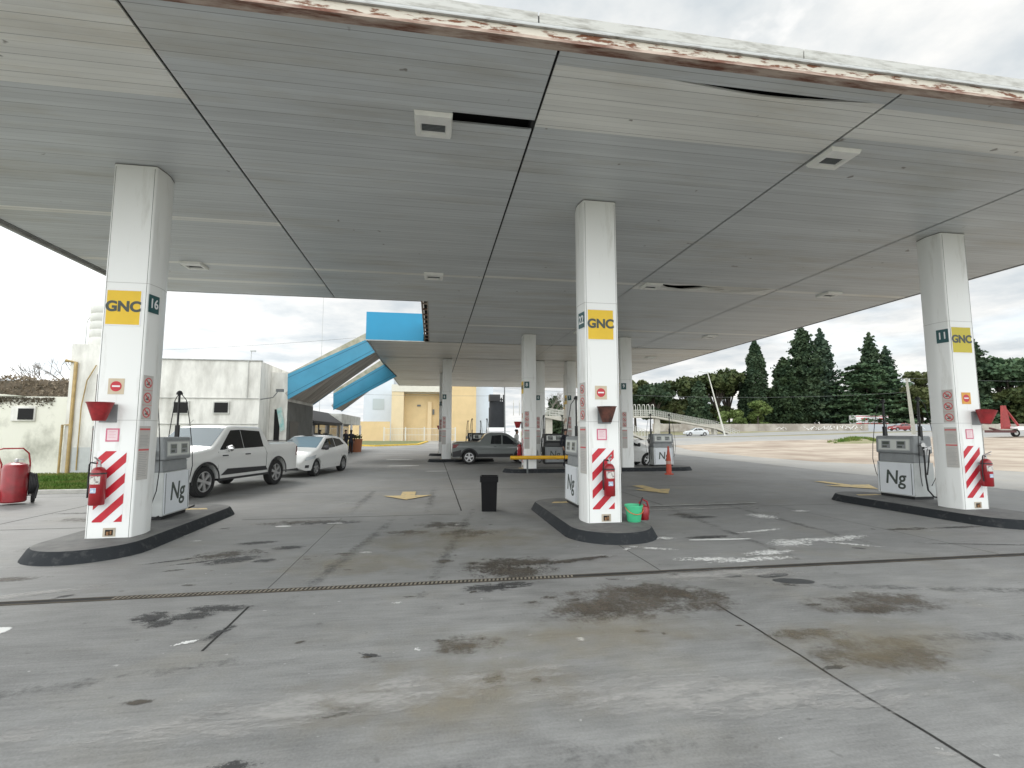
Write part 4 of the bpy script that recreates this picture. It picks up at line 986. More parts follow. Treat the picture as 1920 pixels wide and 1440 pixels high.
def hatch(name, label, cat, paint, L=4.05, spokes=5, sedan=False):
    t = thing(name, label, cat)
    if sedan:
        top = [(0, .85), (.06, 1.0), (.75, 1.03), (1.3, 1.40), (1.9, 1.46), (2.4, 1.43), (3.15, 1.0), (4.1, .86), (4.38, .62)]; L = 4.4; wh = (.85, 3.5); belt = [(0, .95), (2, .93), (4.4, .8)]
        wins = [([(1.0, 1.0), (2.05, .98)], [(1.40, 1.33), (2.05, 1.37)]), ([(2.12, .98), (2.95, .96)], [(2.12, 1.37), (2.40, 1.34)])]; ws = (2.45, 3.12); rw = (.80, 1.25)
    else:
        top = [(0, .72), (.04, .96), (.16, 1.06), (.62, 1.38), (1.1, 1.46), (1.75, 1.49), (2.15, 1.46), (3.10, 1.02), (3.62, .90), (3.92, .74), (4.04, .48)]; wh = (.66, 3.24); belt = [(0, 1.02), (2, .95), (4.0, .78)]
        wins = [([(.62, 1.13), (1.50, 1.04)], [(.90, 1.33), (1.52, 1.40)]), ([(1.54, 1.035), (2.86, .97)], [(1.56, 1.40), (2.16, 1.37)])]; ws = (2.22, 3.08); rw = (.18, .58)
    c = Car(L, 1.72, top, .24, belt, wh, .31, tumble=.36, nose=.30, tail=.12)
    c.body(paint, t); side_windows(c, t, wins)
    v, f = c.deck(ws[0], ws[1], .93, fr1=.93); MB().add(v, f).build('windscreen', glass_ws, t, smooth=True)
    v, f = c.deck(rw[0], rw[1], .86); MB().add(v, f).build('rear_window', glass_dk, t, smooth=True)
    v, f = c.deck(.9, 2.2, .80, off=.004); MB().add(v, f).build('roof_panel', glass_dk, t, smooth=True) if not sedan else None
    for sy in (-1, 1):
        vv, ff = c.side([(L - .60, .68), (L - .10, .60)], [(L - .72, .80), (L - .16, .72)], sy, .008); MB().add(vv, ff).build('headlight', lampglass, t, smooth=True)
        vv, ff = c.side([(.01, .78), (.22, .80)], [(.03, .98), (.26, .98)], sy, .008); MB().add(vv, ff).build('tail_light', tail_m, t, smooth=True)
        vv, ff = c.side([(L - .28, .34), (L - .14, .34)], [(L - .28, .44), (L - .14, .44)], sy, .006, 4, 3); MB().add(vv, ff).build('fog_light', trim, t)
        for x in (1.20, 2.15): MB().box(x, x + .13, sy * (c.hw(x, .90) + .008) - .01, sy * (c.hw(x, .90) + .008) + .015, .89, .912).build('door_handle', paint, t)
    lines(c, t, [[(1.54, .35), (1.54, 1.42)], [(2.72, .35), (2.80, .95)], [(.98, .62), (.80, 1.0)]])
    MB().box(L - .10, L + .002, -.52, .52, .27, .36).build('lower_grille', trim, t)
    MB().box(L - .01, L + .012, -.20, .20, .42, .52).build('number_plate', letter_wh, t)
    mirror(t, c, 2.72, .97, trim); finish(c, t, None, spokes); return t, c
hb, hc = hatch('hatchback_car', 'small white hatchback parked behind the white pickup', 'car', white_car)
fw, rw_ = Vector((-4.30, 19.36)), Vector((-3.75, 21.95)); dv = (fw - rw_).normalized(); ln = Vector((-dv.y, dv.x)); orient(hb, rw_ - ln * .80 - dv * .66, dv)
h2_, _ = hatch('hatchback_car', 'white car parked beyond the pump beside the red post', 'car', white_car); orient(h2_, (6.85, 22.9), (1, 0))
s1, _ = hatch('sedan_car', 'silver sedan driving on the road below the footbridge', 'car', silver_car, sedan=True)
px_, py_ = far(36.5, 92); orient(s1, (px_, py_), (-cos(YAW), sin(YAW)), gh(px_, py_) + .012)
s2, _ = hatch('sedan_car', 'red car on the road seen over the pump of column 11', 'car', red_car, sedan=True)
px_, py_ = far(78, 96); orient(s2, (px_, py_), (-cos(YAW), sin(YAW)), gh(px_, py_) + .012)

def strada():
    t = thing('small_pickup', 'grey two door pickup parked between the rear columns', 'pickup truck')
    top = [(0, .95), (.04, 1.08), (1.35, 1.12), (1.42, 1.14), (1.72, 1.52), (1.95, 1.58), (2.6, 1.58), (2.85, 1.53), (3.55, 1.05), (4.1, .95), (4.35, .8), (4.42, .6)]
    belt = [(0, 1.02), (1.6, 1.0), (3.4, .96), (4.4, .82)]
    c = Car(4.43, 1.70, top, .34, belt, (.86, 3.58), .34, tumble=.34, nose=.24, tail=.05)
    c.body(grey_car, t)
    side_windows(c, t, [([(1.95, 1.02), (2.50, 1.01)], [(2.02, 1.44), (2.50, 1.47)]), ([(2.57, 1.01), (3.30, 1.0)], [(2.57, 1.47), (2.80, 1.42)])])
    v, f = c.deck(2.92, 3.50, .92); MB().add(v, f).build('windscreen', glass_dk, t, smooth=True)
    v, f = c.deck(1.46, 1.70, .88); MB().add(v, f).build('rear_window', glass_dk, t, smooth=True)
    v, f = c.deck(.08, 1.30, .86, off=.004); MB().add(v, f).build('load_bed', black, t, smooth=True)
    for sy in (-1, 1): MB().box(1.75, 3.0, sy * .575 - .025, sy * .575 + .025, 1.62, 1.65).build('roof_rail', silver_car, t)
    for sy in (-1, 1):
        vv, ff = c.side([(.02, .80), (.20, .84)], [(.02, 1.0), (.34, 1.0)], sy, .008); MB().add(vv, ff).build('tail_light', tail_m, t, smooth=True)
        vv, ff = c.side([(4.0, .72), (4.3, .68)], [(3.95, .84), (4.25, .80)], sy, .008); MB().add(vv, ff).build('headlight', lampglass, t, smooth=True)
        vv, ff = c.side([(1.32, .36), (3.10, .36)], [(1.32, .52), (3.10, .52)], sy, .012); MB().add(vv, ff).build('door_moulding', trim, t)
        vv, ff = c.side([(0.02, .36), (.42, .40)], [(.02, .62), (.46, .72)], sy, .014); MB().add(vv, ff).build('rear_bumper', trim, t)
        for cc in c.wh:
            mb = MB(); vs = []; k = 18
            for i in range(k + 1):
                a = pi * (i / k)
                for rr in (.395, .47):
                    x, z = cc + rr * cos(a), .34 + rr * sin(a); vs.append((x, sy * (c.hw(x, max(z, .4)) + .018), z))
            mb.add(vs, [(2 * i, 2 * i + 2, 2 * i + 3, 2 * i + 1) for i in range(k)]).build('wheel_arch', trim, t)
        MB().box(2.1, 2.24, sy * (c.hw(2.1, .88) + .01) - .012, sy * (c.hw(2.1, .88) + .01) + .015, .87, .895).build('door_handle', trim, t)
    lines(c, t, [[(1.92, .5), (1.92, 1.0)], [(3.22, .5), (3.28, 1.0)]])
    mirror(t, c, 3.12, 1.0, trim); finish(c, t, None, 5); return t
sd = strada(); orient(sd, (1.02, 26.0), (1, -.03))

# ---------------------------------------------------------------- shop building and yard on the left
Yw = 21.2
shop = thing('shop_building', 'long stained white building with a flat roof left of the blue ramps', 'building', (-6.93, Yw, 0))
def sb(mb, name, mats, parent=shop, **k): mb.tf(Matrix.Translation((6.93, -Yw, 0))); return mb.build(name, mats, parent, **k)
mb = MB(); mb.prism([(-13.7, Yw), (-6.93, Yw), (-6.93, 28), (-13.7, 28)], 0, 4.50); mb.prism([(-6.925, 22.5), (-6.22, 22.5), (-6.22, 27.1), (-6.925, 27.1)], 0, 4.20); sb(mb, 'wall', render_w)
mb = MB(); mb.prism([(-13.78, Yw - .03), (-12.6, Yw - .03), (-12.6, 27.0), (-13.78, 27.0)], 0, 5.02); sb(mb, 'stair_tower', render_w)
mb = MB().box(-12.58, -6.90, Yw - .05, Yw + .12, 4.502, 4.54); sb(mb, 'roof_coping', gutter)
mb = MB()
for z, x0, x1 in ((2.98, -12.5, -6.95), (1.95, -12.5, -6.95)): mb.tube([(x0, Yw - .03, z), (x1, Yw - .03, z)], .018, 6)
mb.tube([(-7.4, Yw - .03, 4.5), (-7.4, Yw - .03, 2.98)], .02, 6)
sb(mb, 'conduit', mat('conduit_grey', (.5, .5, .47), .6))
for x0, x1, z0, z1 in ((-10.05, -9.55, 2.38, 2.80), (-8.58, -8.08, 2.40, 2.80)):
    mb = MB(); mb.box(x0 - .05, x1 + .05, Yw - .06, Yw - .003, z0 - .05, z1 + .05); w = sb(mb, 'window', mat('window_frame_old', (.62, .62, .58), .6, var=.3))
    MB().box(x0, x1, Yw - .075, Yw - .061, z0, z1).tf(Matrix.Translation((6.93, -Yw, 0))).build('pane', cavity, w)
# side door, awning side
sb(MB().box(-6.219, -6.205, 22.52, 27.08, 0, 2.95), 'side_cladding', mat('grey_cladding', (.20, .20, .19), .8, var=.3, vs=1.5))
mb = MB().box(-6.203, -6.19, 22.9, 24.3, .1, 2.1); sb(mb, 'side_door', mat('dull_dark_glass', (.015, .017, .018), .45))
mb = MB().box(-6.95, -6.2, 22.485, 22.498, .3, 2.75); mb2 = MB().box(-6.72, -6.50, 22.47, 22.497, .6, 2.6); sb(mb2, 'banner_recess', cavity)
mb2 = MB().add([(-6.62, 22.40, 2.62), (-6.42, 22.40, 2.70), (-6.25, 22.38, 1.75), (-6.42, 22.38, 1.62), (-6.62, 22.41, 2.62), (-6.42, 22.41, 2.70), (-6.25, 22.39, 1.75), (-6.42, 22.39, 1.62)], [(0, 1, 2, 3), (4, 5, 6, 7), (0, 1, 5, 4), (1, 2, 6, 5), (2, 3, 7, 6), (3, 0, 4, 7)])
sb(mb2, 'banner', mat('turquoise_banner', (.25, .52, .50), .6, col2=(.6, .65, .6), vs=6))
mb = MB().tube([(-6.93, 21.3, 2.95), (-6.55, 21.6, 3.05), (-6.4, 21.8, 3.35)], .02, 6).box(-6.48, -6.20, 21.72, 21.84, 3.30, 3.42); sb(mb, 'security_camera', galv_dk)
# shop front further back
sf = thing('corner_shop', 'low shop front with black awning and white posts behind the white hatchback', 'shop', (-7.3, 36, 0))
def sfb(mb, name, mats, **k): mb.tf(Matrix.Translation((7.3, -36, 0))); return mb.build(name, mats, sf, **k)
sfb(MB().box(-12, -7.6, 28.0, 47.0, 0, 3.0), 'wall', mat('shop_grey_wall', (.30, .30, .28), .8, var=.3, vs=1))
sfb(MB().box(-7.58, -6.6, 37.6, 47.2, 2.22, 2.95), 'parapet', mat('pale_parapet', (.62, .62, .57), .8, col2=(.4, .4, .36), vs=1.5))  # whitish fascia with patchy grey tone
sfb(MB().add([(-7.55, 28.6, 3.0), (-6.5, 28.6, 2.25), (-6.5, 37.5, 2.25), (-7.55, 37.5, 3.0), (-7.55, 28.6, 2.15), (-6.5, 28.6, 2.1), (-6.5, 37.5, 2.1), (-7.55, 37.5, 2.15)], [(0, 1, 2, 3), (7, 6, 5, 4), (0, 4, 5, 1), (1, 5, 6, 2), (2, 6, 7, 3)]), 'awning', mat('black_awning', (.014, .014, .016), .7))
for y in (28.3, 37.7, 42, 47): sfb(MB().box(-6.66, -6.50, y - .08, y + .08, 0, 2.95 if y < 30 else 2.2), 'post', letter_wh)
mb = MB()
for y0, y1 in ((29, 31.6), (32, 34.5), (35, 37.4), (38.3, 41.5), (42.4, 46.6)): mb.box(-7.59, -7.56, y0, y1, .1, 2.1)
sfb(mb, 'shop_window', glass_dk)
rr = random.Random(4)
for k in range(9): y = 29.3 + k * .9; sfb(MB().box(-7.45, -7.1, y, y + rr.uniform(.3, .7), 0, rr.uniform(.8, 1.6)), 'display_rack', mat('rack_white', (.5, .5, .46), .7, col2=(.1, .1, .09), vs=5))
# water tank on the stair tower
wt = thing('water_tank', 'white ribbed water tank on the roof behind column 16', 'water tank', (-13.05, 22.3, 5.02))
wt.scale = (1.02, 1.02, 1.08)
mb = MB(); prof = [(0, 0), (.72, 0)]
for k in range(5): z = .1 + k * .30; prof += [(.76, z), (.76, z + .2), (.73, z + .25)]
prof += [(.66, 1.62), (.3, 1.74), (0, 1.76)]
mb.lathe(prof, seg=32).build('tank_body', mat('tank_white', (.62, .62, .58), .6, var=.1), wt, smooth=True)
MB().lathe([(0, 1.76), (.2, 1.75), (.2, 1.82), (0, 1.84)], seg=16).build('lid', galv_lt, wt)
MB().tube([(-.85, -.2, -.9), (-.85, -.2, 1.0), (-.6, -.2, 1.5)], .015, 6).build('pipe', galv_lt, wt)
pp = thing('drain_pipe', 'ochre drain pipe running down the end of the white building', 'pipe', (-13.55, Yw - .1, 0))
MB().tube([(0, 0, 0), (0, 0, 4.3), (-.35, 0, 4.35)], .06, 10).build('down_pipe', pipe_y, pp, smooth=True)
MB().tube([(.3, 0, .2), (.3, 0, 2.6), (.42, 0, 3.6), (.7, 0, 4.2)], .02, 8).tube([(-.28, 0, 0), (-.28, 0, 1.9), (0, 0, 1.9)], .04, 8).build('side_pipe', pipe_y, pp, smooth=True)
MB().box(.1, 1.2, .03, .065, 0.05, 1.05).build('meter_door', galv_lt, pp)
# lower annex on the far left
an = thing('annex_building', 'low mould stained annex with one small window at far left', 'building', (-17, Yw, 0))
mb = MB().prism([(-26, Yw + .15), (-13.80, Yw + .15), (-13.80, 25), (-26, 25)], 0, 2.98).tf(Matrix.Translation((17, -Yw, 0))); mb.build('wall', render_w2, an)
mb = MB().add([(-26, Yw + .05, 3.9), (-15.3, Yw + .05, 2.99), (-15.3, 24.5, 2.99), (-26, 24.5, 3.9), (-26, Yw + .05, 2.99), (-26, 24.5, 2.99)], [(0, 1, 2, 3), (0, 4, 1), (3, 2, 5), (4, 5, 2, 1)]).tf(Matrix.Translation((17, -Yw, 0))); mb.build('roof', render_w2, an)
mb = MB().box(-15.7, -14.9, Yw + .08, Yw + .148, 2.05, 2.6).tf(Matrix.Translation((17, -Yw, 0))); wfr = mb.build('window', render_w, an)
MB().box(-15.45, -14.95, Yw + .05, Yw + .078, 2.1, 2.52).tf(Matrix.Translation((17, -Yw, 0))).build('pane', cavity, wfr)
rr = random.Random(9); v, f = leaves([(-16.3 + 2.0 * rr.random() ** 1.3, Yw + .12, 2.94 - abs(rr.gauss(0, .13))) for _ in range(700)], .03, rr)
MB().add(v, f).tf(Matrix.Translation((17, -Yw, 0))).build('wall_creeper', mat('dead_creeper', (.13, .11, .08), .9), an)
# lawn strip
struct(MB().prism([(-30, 15.2), (-8.6, 15.2), (-8.6, Yw + .2), (-30, Yw + .2)], -.1, .06, 0).build('lawn', grassm))
struct(MB().box(-30, -8.5, 15.0, 15.18, -.1, .10).build('lawn_kerb', mat('kerb_pale', (.5, .49, .45), .8, var=.2)))
def grass(name, x0, x1, y0, y1, n, h, z0, seed=1, dens=None):
    rr = random.Random(seed); vs = []; fs = []
    for i in range(n):
        x, y = rr.uniform(x0, x1), rr.uniform(y0, y1); z = z0 if not callable(z0) else z0(x, y)
        if z is None: continue
        a = rr.uniform(0, pi); hh = h * rr.uniform(.5, 1.3); w = .012 + hh * .10; lx, ly = rr.uniform(-.5, .5) * hh, rr.uniform(-.5, .5) * hh
        b = len(vs); vs += [(x - w * cos(a), y - w * sin(a), z), (x + w * cos(a), y + w * sin(a), z), (x + lx, y + ly, z + hh)]; fs.append((b, b + 1, b + 2))
    me = bpy.data.meshes.new(name); me.from_pydata(vs, [], fs); me.materials.append(blade); o = bpy.data.objects.new(name, me); COL.objects.link(o)
    return tag(struct(o, 'stuff'), 'x', 'grass')
gr = grass('grass', -17, -8.65, 15.25, 21.1, 26000, .07, .06); gr['label'] = 'short green lawn grass in front of the white wall'
cxm, cym = far(37, 53)
def mound(x, y):
    r = math.hypot((x - cxm) / 3.2, (y - cym) / 2.4)
    if r > 1 or noise.noise(Vector((x * .9, y * .9, 0))) + (r - .35) * .9 > .25: return None
    return gh(x, y) + .45 * (1 - r * r) ** 1.5
me = MB(); vs = []; fs = []
for i in range(13):
    for k in range(24):
        r = i / 12; a = 2 * pi * k / 24; x, y = cxm + 3.2 * r * cos(a), cym + 2.4 * r * sin(a); vs.append((x, y, gh(x, y) + .45 * max(0, (1 - r * r)) ** 1.5 + .0))
for i in range(12):
    for k in range(24): fs.append((i * 24 + k, i * 24 + (k + 1) % 24, (i + 1) * 24 + (k + 1) % 24, (i + 1) * 24 + k))
struct(me.add(vs, fs).build('earth_mound', verge))
gm = grass('weeds', cxm - 3.2, cxm + 3.2, cym - 2.4, cym + 2.4, 5200, .26, mound, 2); gm['label'] = 'patch of green weeds on the dirt mound'; gm['category'] = 'weeds'

# ---------------------------------------------------------------- trees
def tree(name, label, kind, lat, D, h, w, m, seed, n=3500, size=.35, group='trees behind the roadside wall', z=None, base=None):
    rr = random.Random(seed); x0, y0 = far(lat, D); z0 = gh(x0, y0) if z is None else z
    t = thing(name, label, 'tree', (x0, y0, z0 - .1), rr.uniform(0, 6), group)
    pts = []; tr = MB()
    if kind == 'column':
        for i in range(n):
            q = rr.random(); zz_ = h * (.02 + .98 * q); a = rr.uniform(0, 2 * pi)
            rad = w / 2 * (min(1, .8 + q) * (1 - .93 * max(0, (q - .60) / .40) ** 1.8)); lump = 1 + .45 * noise.noise(Vector((cos(a) * 1.6 + seed, sin(a) * 1.6, zz_ * .7)))
            r_ = rad * lump * math.sqrt(rr.uniform(.35, 1)); pts.append((r_ * cos(a), r_ * sin(a), zz_ + rr.uniform(0, .8)))
        tr.tube([(0, 0, 0), (0, 0, h * .9)], .35, 8, r2=.05)
    elif kind == 'cone':
        nb = 95; lean = rr.uniform(-.02, .02)
        for b in range(nb):
            q = (b + rr.random()) / nb; q = q ** .85; zb_ = h * (.03 + .93 * q); a = b * 2.4 + rr.uniform(-.4, .4)
            ln_ = w / 2 * (1 - q) ** .62 * rr.uniform(.55, 1.18) + .25; rise = rr.uniform(.15, .75)
            for _ in range(max(12, int(n / nb * (1.9 - 1.6 * q)))):
                u = math.sqrt(rr.random()); r_ = ln_ * u; sp_ = .16 * ln_ + .22
                pts.append((r_ * cos(a) + rr.gauss(0, sp_) * .8 + lean * zb_, r_ * sin(a) + rr.gauss(0, sp_) * .8, zb_ + rise * r_ * .8 + rr.gauss(0, .38)))
        for _ in range(60): u = rr.random(); pts.append((rr.gauss(0, .14) + lean * h, rr.gauss(0, .14), h * (.93 + .09 * u)))
        tr.tube([(0, 0, 0), (0, 0, h * .9)], .35, 8, r2=.05)
    elif kind == 'cedar':
        L_ = 13
        for j in range(L_):
            zl = h * (.08 + .88 * j / (L_ - 1)); wr = w / 2 * (1 - .55 * (j / (L_ - 1)) ** 1.6)
            for b in range(9):
                a = rr.uniform(0, 2 * pi); ln_ = wr * rr.uniform(.55, 1.1); tr.tube([(0, 0, zl - .8), (ln_ * .8 * cos(a), ln_ * .8 * sin(a), zl)], .10, 5, r2=.03)
                for _ in range(n // (L_ * 9)):
                    r_ = ln_ * rr.uniform(.15, 1); a2 = a + rr.gauss(0, .22); pts.append((r_ * cos(a2), r_ * sin(a2), zl + rr.gauss(0, .18) + .25 * sin(r_)))
        tr.tube([(0, 0, 0), (0, 0, h * .95)], .5, 8, r2=.1)
    else:
        nb = {'round': 26, 'umbrella': 22, 'bush': 16}[kind]
        zc = {'round': .60, 'umbrella': .80, 'bush': .45}[kind]; vz = {'round': .38, 'umbrella': .16, 'bush': .5}[kind]
        tr.tube([(0, 0, 0), (.2, .1, h * .3), (0, 0, h * zc)], max(.12, w * .035), 8, r2=.08)
        for b in range(nb):
            a = rr.uniform(0, 2 * pi); e = rr.uniform(-1, 1); r_ = w / 2 * .78 * math.sqrt(rr.random()) * math.sqrt(max(.15, 1 - e * e * .8))
            c = (r_ * cos(a), r_ * sin(a), h * (zc + vz * e * .75)); br = w * rr.uniform(.10, .19) * (1 if kind != 'umbrella' else .9)
            if kind != 'bush': tr.tube([(0, 0, h * .32), (c[0] * .5, c[1] * .5, h * .32 + (c[2] - h * .32) * .7), c], w * .012 + .05, 5, r2=.04)
            for _ in range(n // nb):
                v = Vector((rr.gauss(0, 1), rr.gauss(0, 1), rr.gauss(0, 1))).normalized() * br * rr.uniform(.5, 1.08)
                pts.append((c[0] + v.x, c[1] + v.y, c[2] + v.z * .62))
    tr.build('trunk', bark, t)
    v, f = leaves(pts, size, rr, .6 if kind == 'cedar' else 0)
    me = bpy.data.meshes.new('crown'); me.from_pydata([tuple(p) for p in v], [], f); me.materials.append(m)
    o = bpy.data.objects.new('crown', me); COL.objects.link(o); o.parent = t
    return t
Lc = leaf_mat('cypress_green', (.024, .048, .026), (.060, .088, .044))
Lk = leaf_mat('cedar_green', (.034, .070, .036), (.080, .125, .060))
Lp = leaf_mat('pine_green', (.030, .050, .018), (.085, .100, .035))
Lb = leaf_mat('bright_green', (.075, .115, .03), (.13, .17, .055))
Lo = leaf_mat('olive_green', (.07, .09, .03), (.14, .15, .07))
k_ = .1359
Lc2 = leaf_mat('dark_conifer_green', (.020, .040, .020), (.046, .072, .030)); Lc3 = leaf_mat('blue_conifer_green', (.030, .060, .040), (.075, .110, .070))
def T(x, D=125): return (x - 960) / 920 * D
def Hh(y, D=125, g_=1.77): return 1.65 + (809 - y) / 920 * D - g_
tree('cypress_tree', 'tall narrow column shaped dark cypress', 'column', T(1420), 125, Hh(640), 4.9, Lc, 1, 9000, .3)
tree('cypress_tree', 'shorter narrow cypress hugging the tall column cypress', 'column', T(1404), 127, Hh(700), 3.0, Lc, 2, 3000)
tree('conifer_tree', 'dark conifer right of the column shaped cypress', 'cone', T(1468), 124, Hh(672), 9.5, Lc2, 3, 6500, .4)
tree('conifer_tree', 'tallest dark conifer with its top against the canopy edge', 'cone', T(1513), 126, Hh(606), 11, Lc, 4, 11000, .42)
tree('conifer_tree', 'tall pointed conifer right next to the tallest one', 'cone', T(1560), 128, Hh(612), 8.2, Lc3, 5, 8000, .4)
tree('cedar_tree', 'broad cedar with layered horizontal branches', 'cedar', T(1612), 122, Hh(682, 122), 23, Lk, 6, 14000, .42)
tree('conifer_tree', 'pointed conifer rising behind the layered cedar', 'cone', T(1662), 130, Hh(624, 130), 8.5, Lc, 7, 8000, .42)
tree('conifer_tree', 'smaller conifer on the right shoulder of the pointed one', 'cone', T(1692), 129, Hh(650, 129), 7.5, Lc3, 8, 5000, .4)
tree('leafy_tree', 'olive green leafy tree left of column 11', 'round', T(1722), 124, Hh(690), 14, Lo, 9, 8000, .42)
tree('cedar_tree', 'second layered dark tree just left of column 11', 'cedar', T(1760), 121, Hh(715), 18, Lk, 20, 9000, .42)
tree('conifer_tree', 'dark conifer showing right of column 11', 'cone', T(1832), 125, Hh(632), 10, Lc, 10, 7500, .42)
tree('pine_tree', 'broad flat topped pine at the right edge', 'umbrella', T(1896), 125, Hh(668), 19, Lk, 11, 8000, .45)
tree('leafy_tree', 'dark rounded tree under the flat topped pine', 'round', T(1880), 119, Hh(722, 119), 16, Lp, 12, 9000, .45)
tree('leafy_tree', 'dark rounded tree at the far right edge of the view', 'round', T(1950), 119, Hh(715, 119), 16, Lc, 13, 8000, .45)
tree('pine_tree', 'wide pine with open crown behind the leaning pole', 'umbrella', T(1352), 128, Hh(690), 17, Lp, 14, 6500, .42)
tree('pine_tree', 'open pine left of the leaning pole', 'umbrella', T(1300), 130, Hh(702), 13, Lp, 15, 4500, .42)
tree('pine_tree', 'open pine between the leaning pole and the column cypress', 'umbrella', T(1385), 131, Hh(704), 11, Lp, 24, 4200, .42)
tree('conifer_tree', 'small dark conifer standing before the open pines', 'cone', T(1303), 122, Hh(718), 6, Lc, 16, 4500, .38)
tree('bush', 'bright green bush left of the column cypress', 'bush', T(1395), 118, Hh(745, 118), 8, Lb, 17, 3500, .35)
tree('bush', 'bright green bush behind the foot of the leaning pole', 'bush', T(1345), 118, Hh(768, 118), 9, Lb, 18, 3500, .35)
tree('leafy_tree', 'dark leafy tree behind the footbridge deck', 'round', T(1226), 124, Hh(712), 12, Lc, 19, 8000, .4)
tree('leafy_tree', 'pale yellow green tree showing beside the rear column', 'round', T(1200), 130, Hh(700), 12, Lo, 21, 4500, .42)
tree('leafy_tree', 'pale open tree between the footbridge and the open pines', 'round', T(1268), 128, Hh(748), 9, Lo, 22, 2600, .4)
tree('conifer_tree', 'small conifer seen in the gap left of the middle column', 'cone', T(1040, 110), 110, 8.5, 5.0, Lc, 23, 3000, .35, z=gh(*far(T(1040, 110), 110)))
for i, (xx, yy) in enumerate(((1258, 745), (1325, 758), (1438, 730), (1540, 715), (1590, 735), (1650, 728), (1700, 740), (1790, 720), (1850, 735), (1925, 730))):
    tree('leafy_tree', ['low leafy tree filling the gap near the footbridge', 'low leafy tree under the open pines', 'low dark tree right of the column cypress', 'low dark tree under the tallest conifer', 'low dark tree under the layered cedar',
         'low dark tree right of the layered cedar', 'low dark tree under the olive green tree', 'low dark tree hidden behind column 11', 'low dark tree right of column 11', 'low dark tree at the right edge'][i], 'round', T(xx, 133), 133, Hh(yy, 133), 14, Lc if i > 1 else Lp, 40 + i, 6000, .45)
def bare_tree(x, y, h, label, seed=1):
    rr = random.Random(seed); t = thing('bare_tree', label, 'tree', (x, y, 0)); mb = MB()
    def br(p, d, l, r, k):
        q = p + d * l; mb.tube([p, p + d * l * .5 + Vector((rr.uniform(-.05, .05), 0, rr.uniform(-.03, .05))) * l, q], r, 5, r2=r * .6)
        if k == 0: return
        for _ in range(rr.choice((2, 3, 3))):
            nd = (d + Vector((rr.uniform(-.75, .75), rr.uniform(-.6, .6), rr.uniform(-.1, .35)))).normalized(); br(q, nd, l * rr.uniform(.62, .82), r * .6, k - 1)
    br(Vector((0, 0, 0)), Vector((0, 0, 1)), h * .30, .16, 5); mb.build('trunk_and_branches', mat('bare_bark', (.20, .18, .16), .9), t); return t
bx_, by_ = far((105 - 960) / 920 * 34, 34); bare_tree(bx_, by_, 8.2, 'bare leafless tree rising behind the hedge at far left', 5)
bx_, by_ = far(T(1028, 100), 100); bare_tree(bx_, by_, 11, 'bare tree behind the footbridge in the gap between rear columns', 6)
bx_, by_ = far((30 - 960) / 920 * 36, 36); bare_tree(bx_ - 3, by_, 6.5, 'bare tree at the left edge behind the annex', 8)
# dry hedge behind the annex
hd = thing('dry_hedge', 'tall dry brown hedge behind the annex at far left', 'hedge', (-23, 30, 0))
rr = random.Random(12); pts = []
for _ in range(34000):
    x = rr.uniform(-9, 7); top_ = 4.55 + .25 * noise.noise(Vector((x * .6, 0, 0))) + max(0, -x - 3) * .12; pts.append((x, rr.uniform(-.35, .5), rr.uniform(1.8, 1) * 0 + rr.uniform(1.5, top_)))
v, f = leaves(pts, .055, rr); me = bpy.data.meshes.new('foliage'); me.from_pydata([tuple(p) for p in v], [], f); me.materials.append(leaf_mat('dry_leaves', (.16, .13, .09), (.28, .23, .17)))
o = bpy.data.objects.new('foliage', me); COL.objects.link(o); o.parent = hd
MB().box(-9, 7, -.2, .4, 0, 4.35).build('woody_core', mat('hedge_core', (.18, .14, .10), .95, col2=(.09, .08, .06), vs=5, bump=.6, bs=9), hd)

# ---------------------------------------------------------------- background: houses, wall, bridge
def far_thing(name, label, cat, lat, D, z=0, group=None):
    x, y = far(lat, D); return thing(name, label, cat, (x, y, z if z is not None else gh(x, y)), -YAW, group)
yb = thing('yellow_building', 'ochre yellow building with a white band behind the rear columns', 'building', (0, 85, 0))
MB().box(-4.9, 1.5, 2.0, 8, 0, 8.2).build('recessed_wall', yellow_w, yb)
MB().box(1.502, 7.4, 0, 8, 0, 12).build('front_wall', yellow_w, yb)
MB().box(-6.9, -4.902, 0, 8, 0, 8.9).build('side_wall', mat('cream_yellow_render', (.68, .56, .36), .8, var=.08, vs=.6), yb)
MB().box(-6.95, 1.5, -.1, 8.1, 8.402, 9.6).build('roof_band', cream, yb)
MB().box(-7.0, 1.5, 1.9, 8.1, 8.2, 8.4).build('band_soffit', cream, yb)
MB().box(-.9, -.2, 1.7, 1.998, 0, 6.8).build('pier', mat('light_ochre', (.70, .55, .33), .8), yb)
MB().box(-.05, .25, 1.8, 1.998, 4.6, 5.5).box(-2.7, -2.1, 1.85, 1.998, 6.0, 6.3).build('wall_lamp', galv_dk, yb)
pb = thing('pale_block', 'tall pale blue white block left of the yellow building', 'building', (-9.2, 92, 0)); MB().box(-3.2, 2.0, 0, 9, 0, 11.3).build('wall', pale_w, pb)
MB().box(-1.6, .4, -.06, -.004, 5.6, 7.6).build('window', mat('pale_window', (.42, .48, .50), .3), pb)
pb2 = thing('pale_block', 'pale grey block at the right end of the yellow building', 'building', (9.0, 87, 0)); MB().box(-1.5, 1.6, 0, 6, 0, 11.5).build('wall', pale_w, pb2)
yw = thing('yellow_wall', 'low ochre boundary wall left of the yellow building', 'wall', (-10.4, 84, 0)); MB().box(-3.2, 3.4, 0, .3, 0, 3.3).build('wall_face', yellow_w, yw)
fe = thing('railing_fence', 'white metal railing along the yellow building', 'fence', (-2.5, 79.5, 0))
mb = MB(); x = -5.0
while x <= 6.1: mb.box(x, x + .03, 0, .03, .1, 2.1); x += .22
mb.build('bars', mat('railing_white', (.62, .62, .58), .6), fe)
mb = MB()
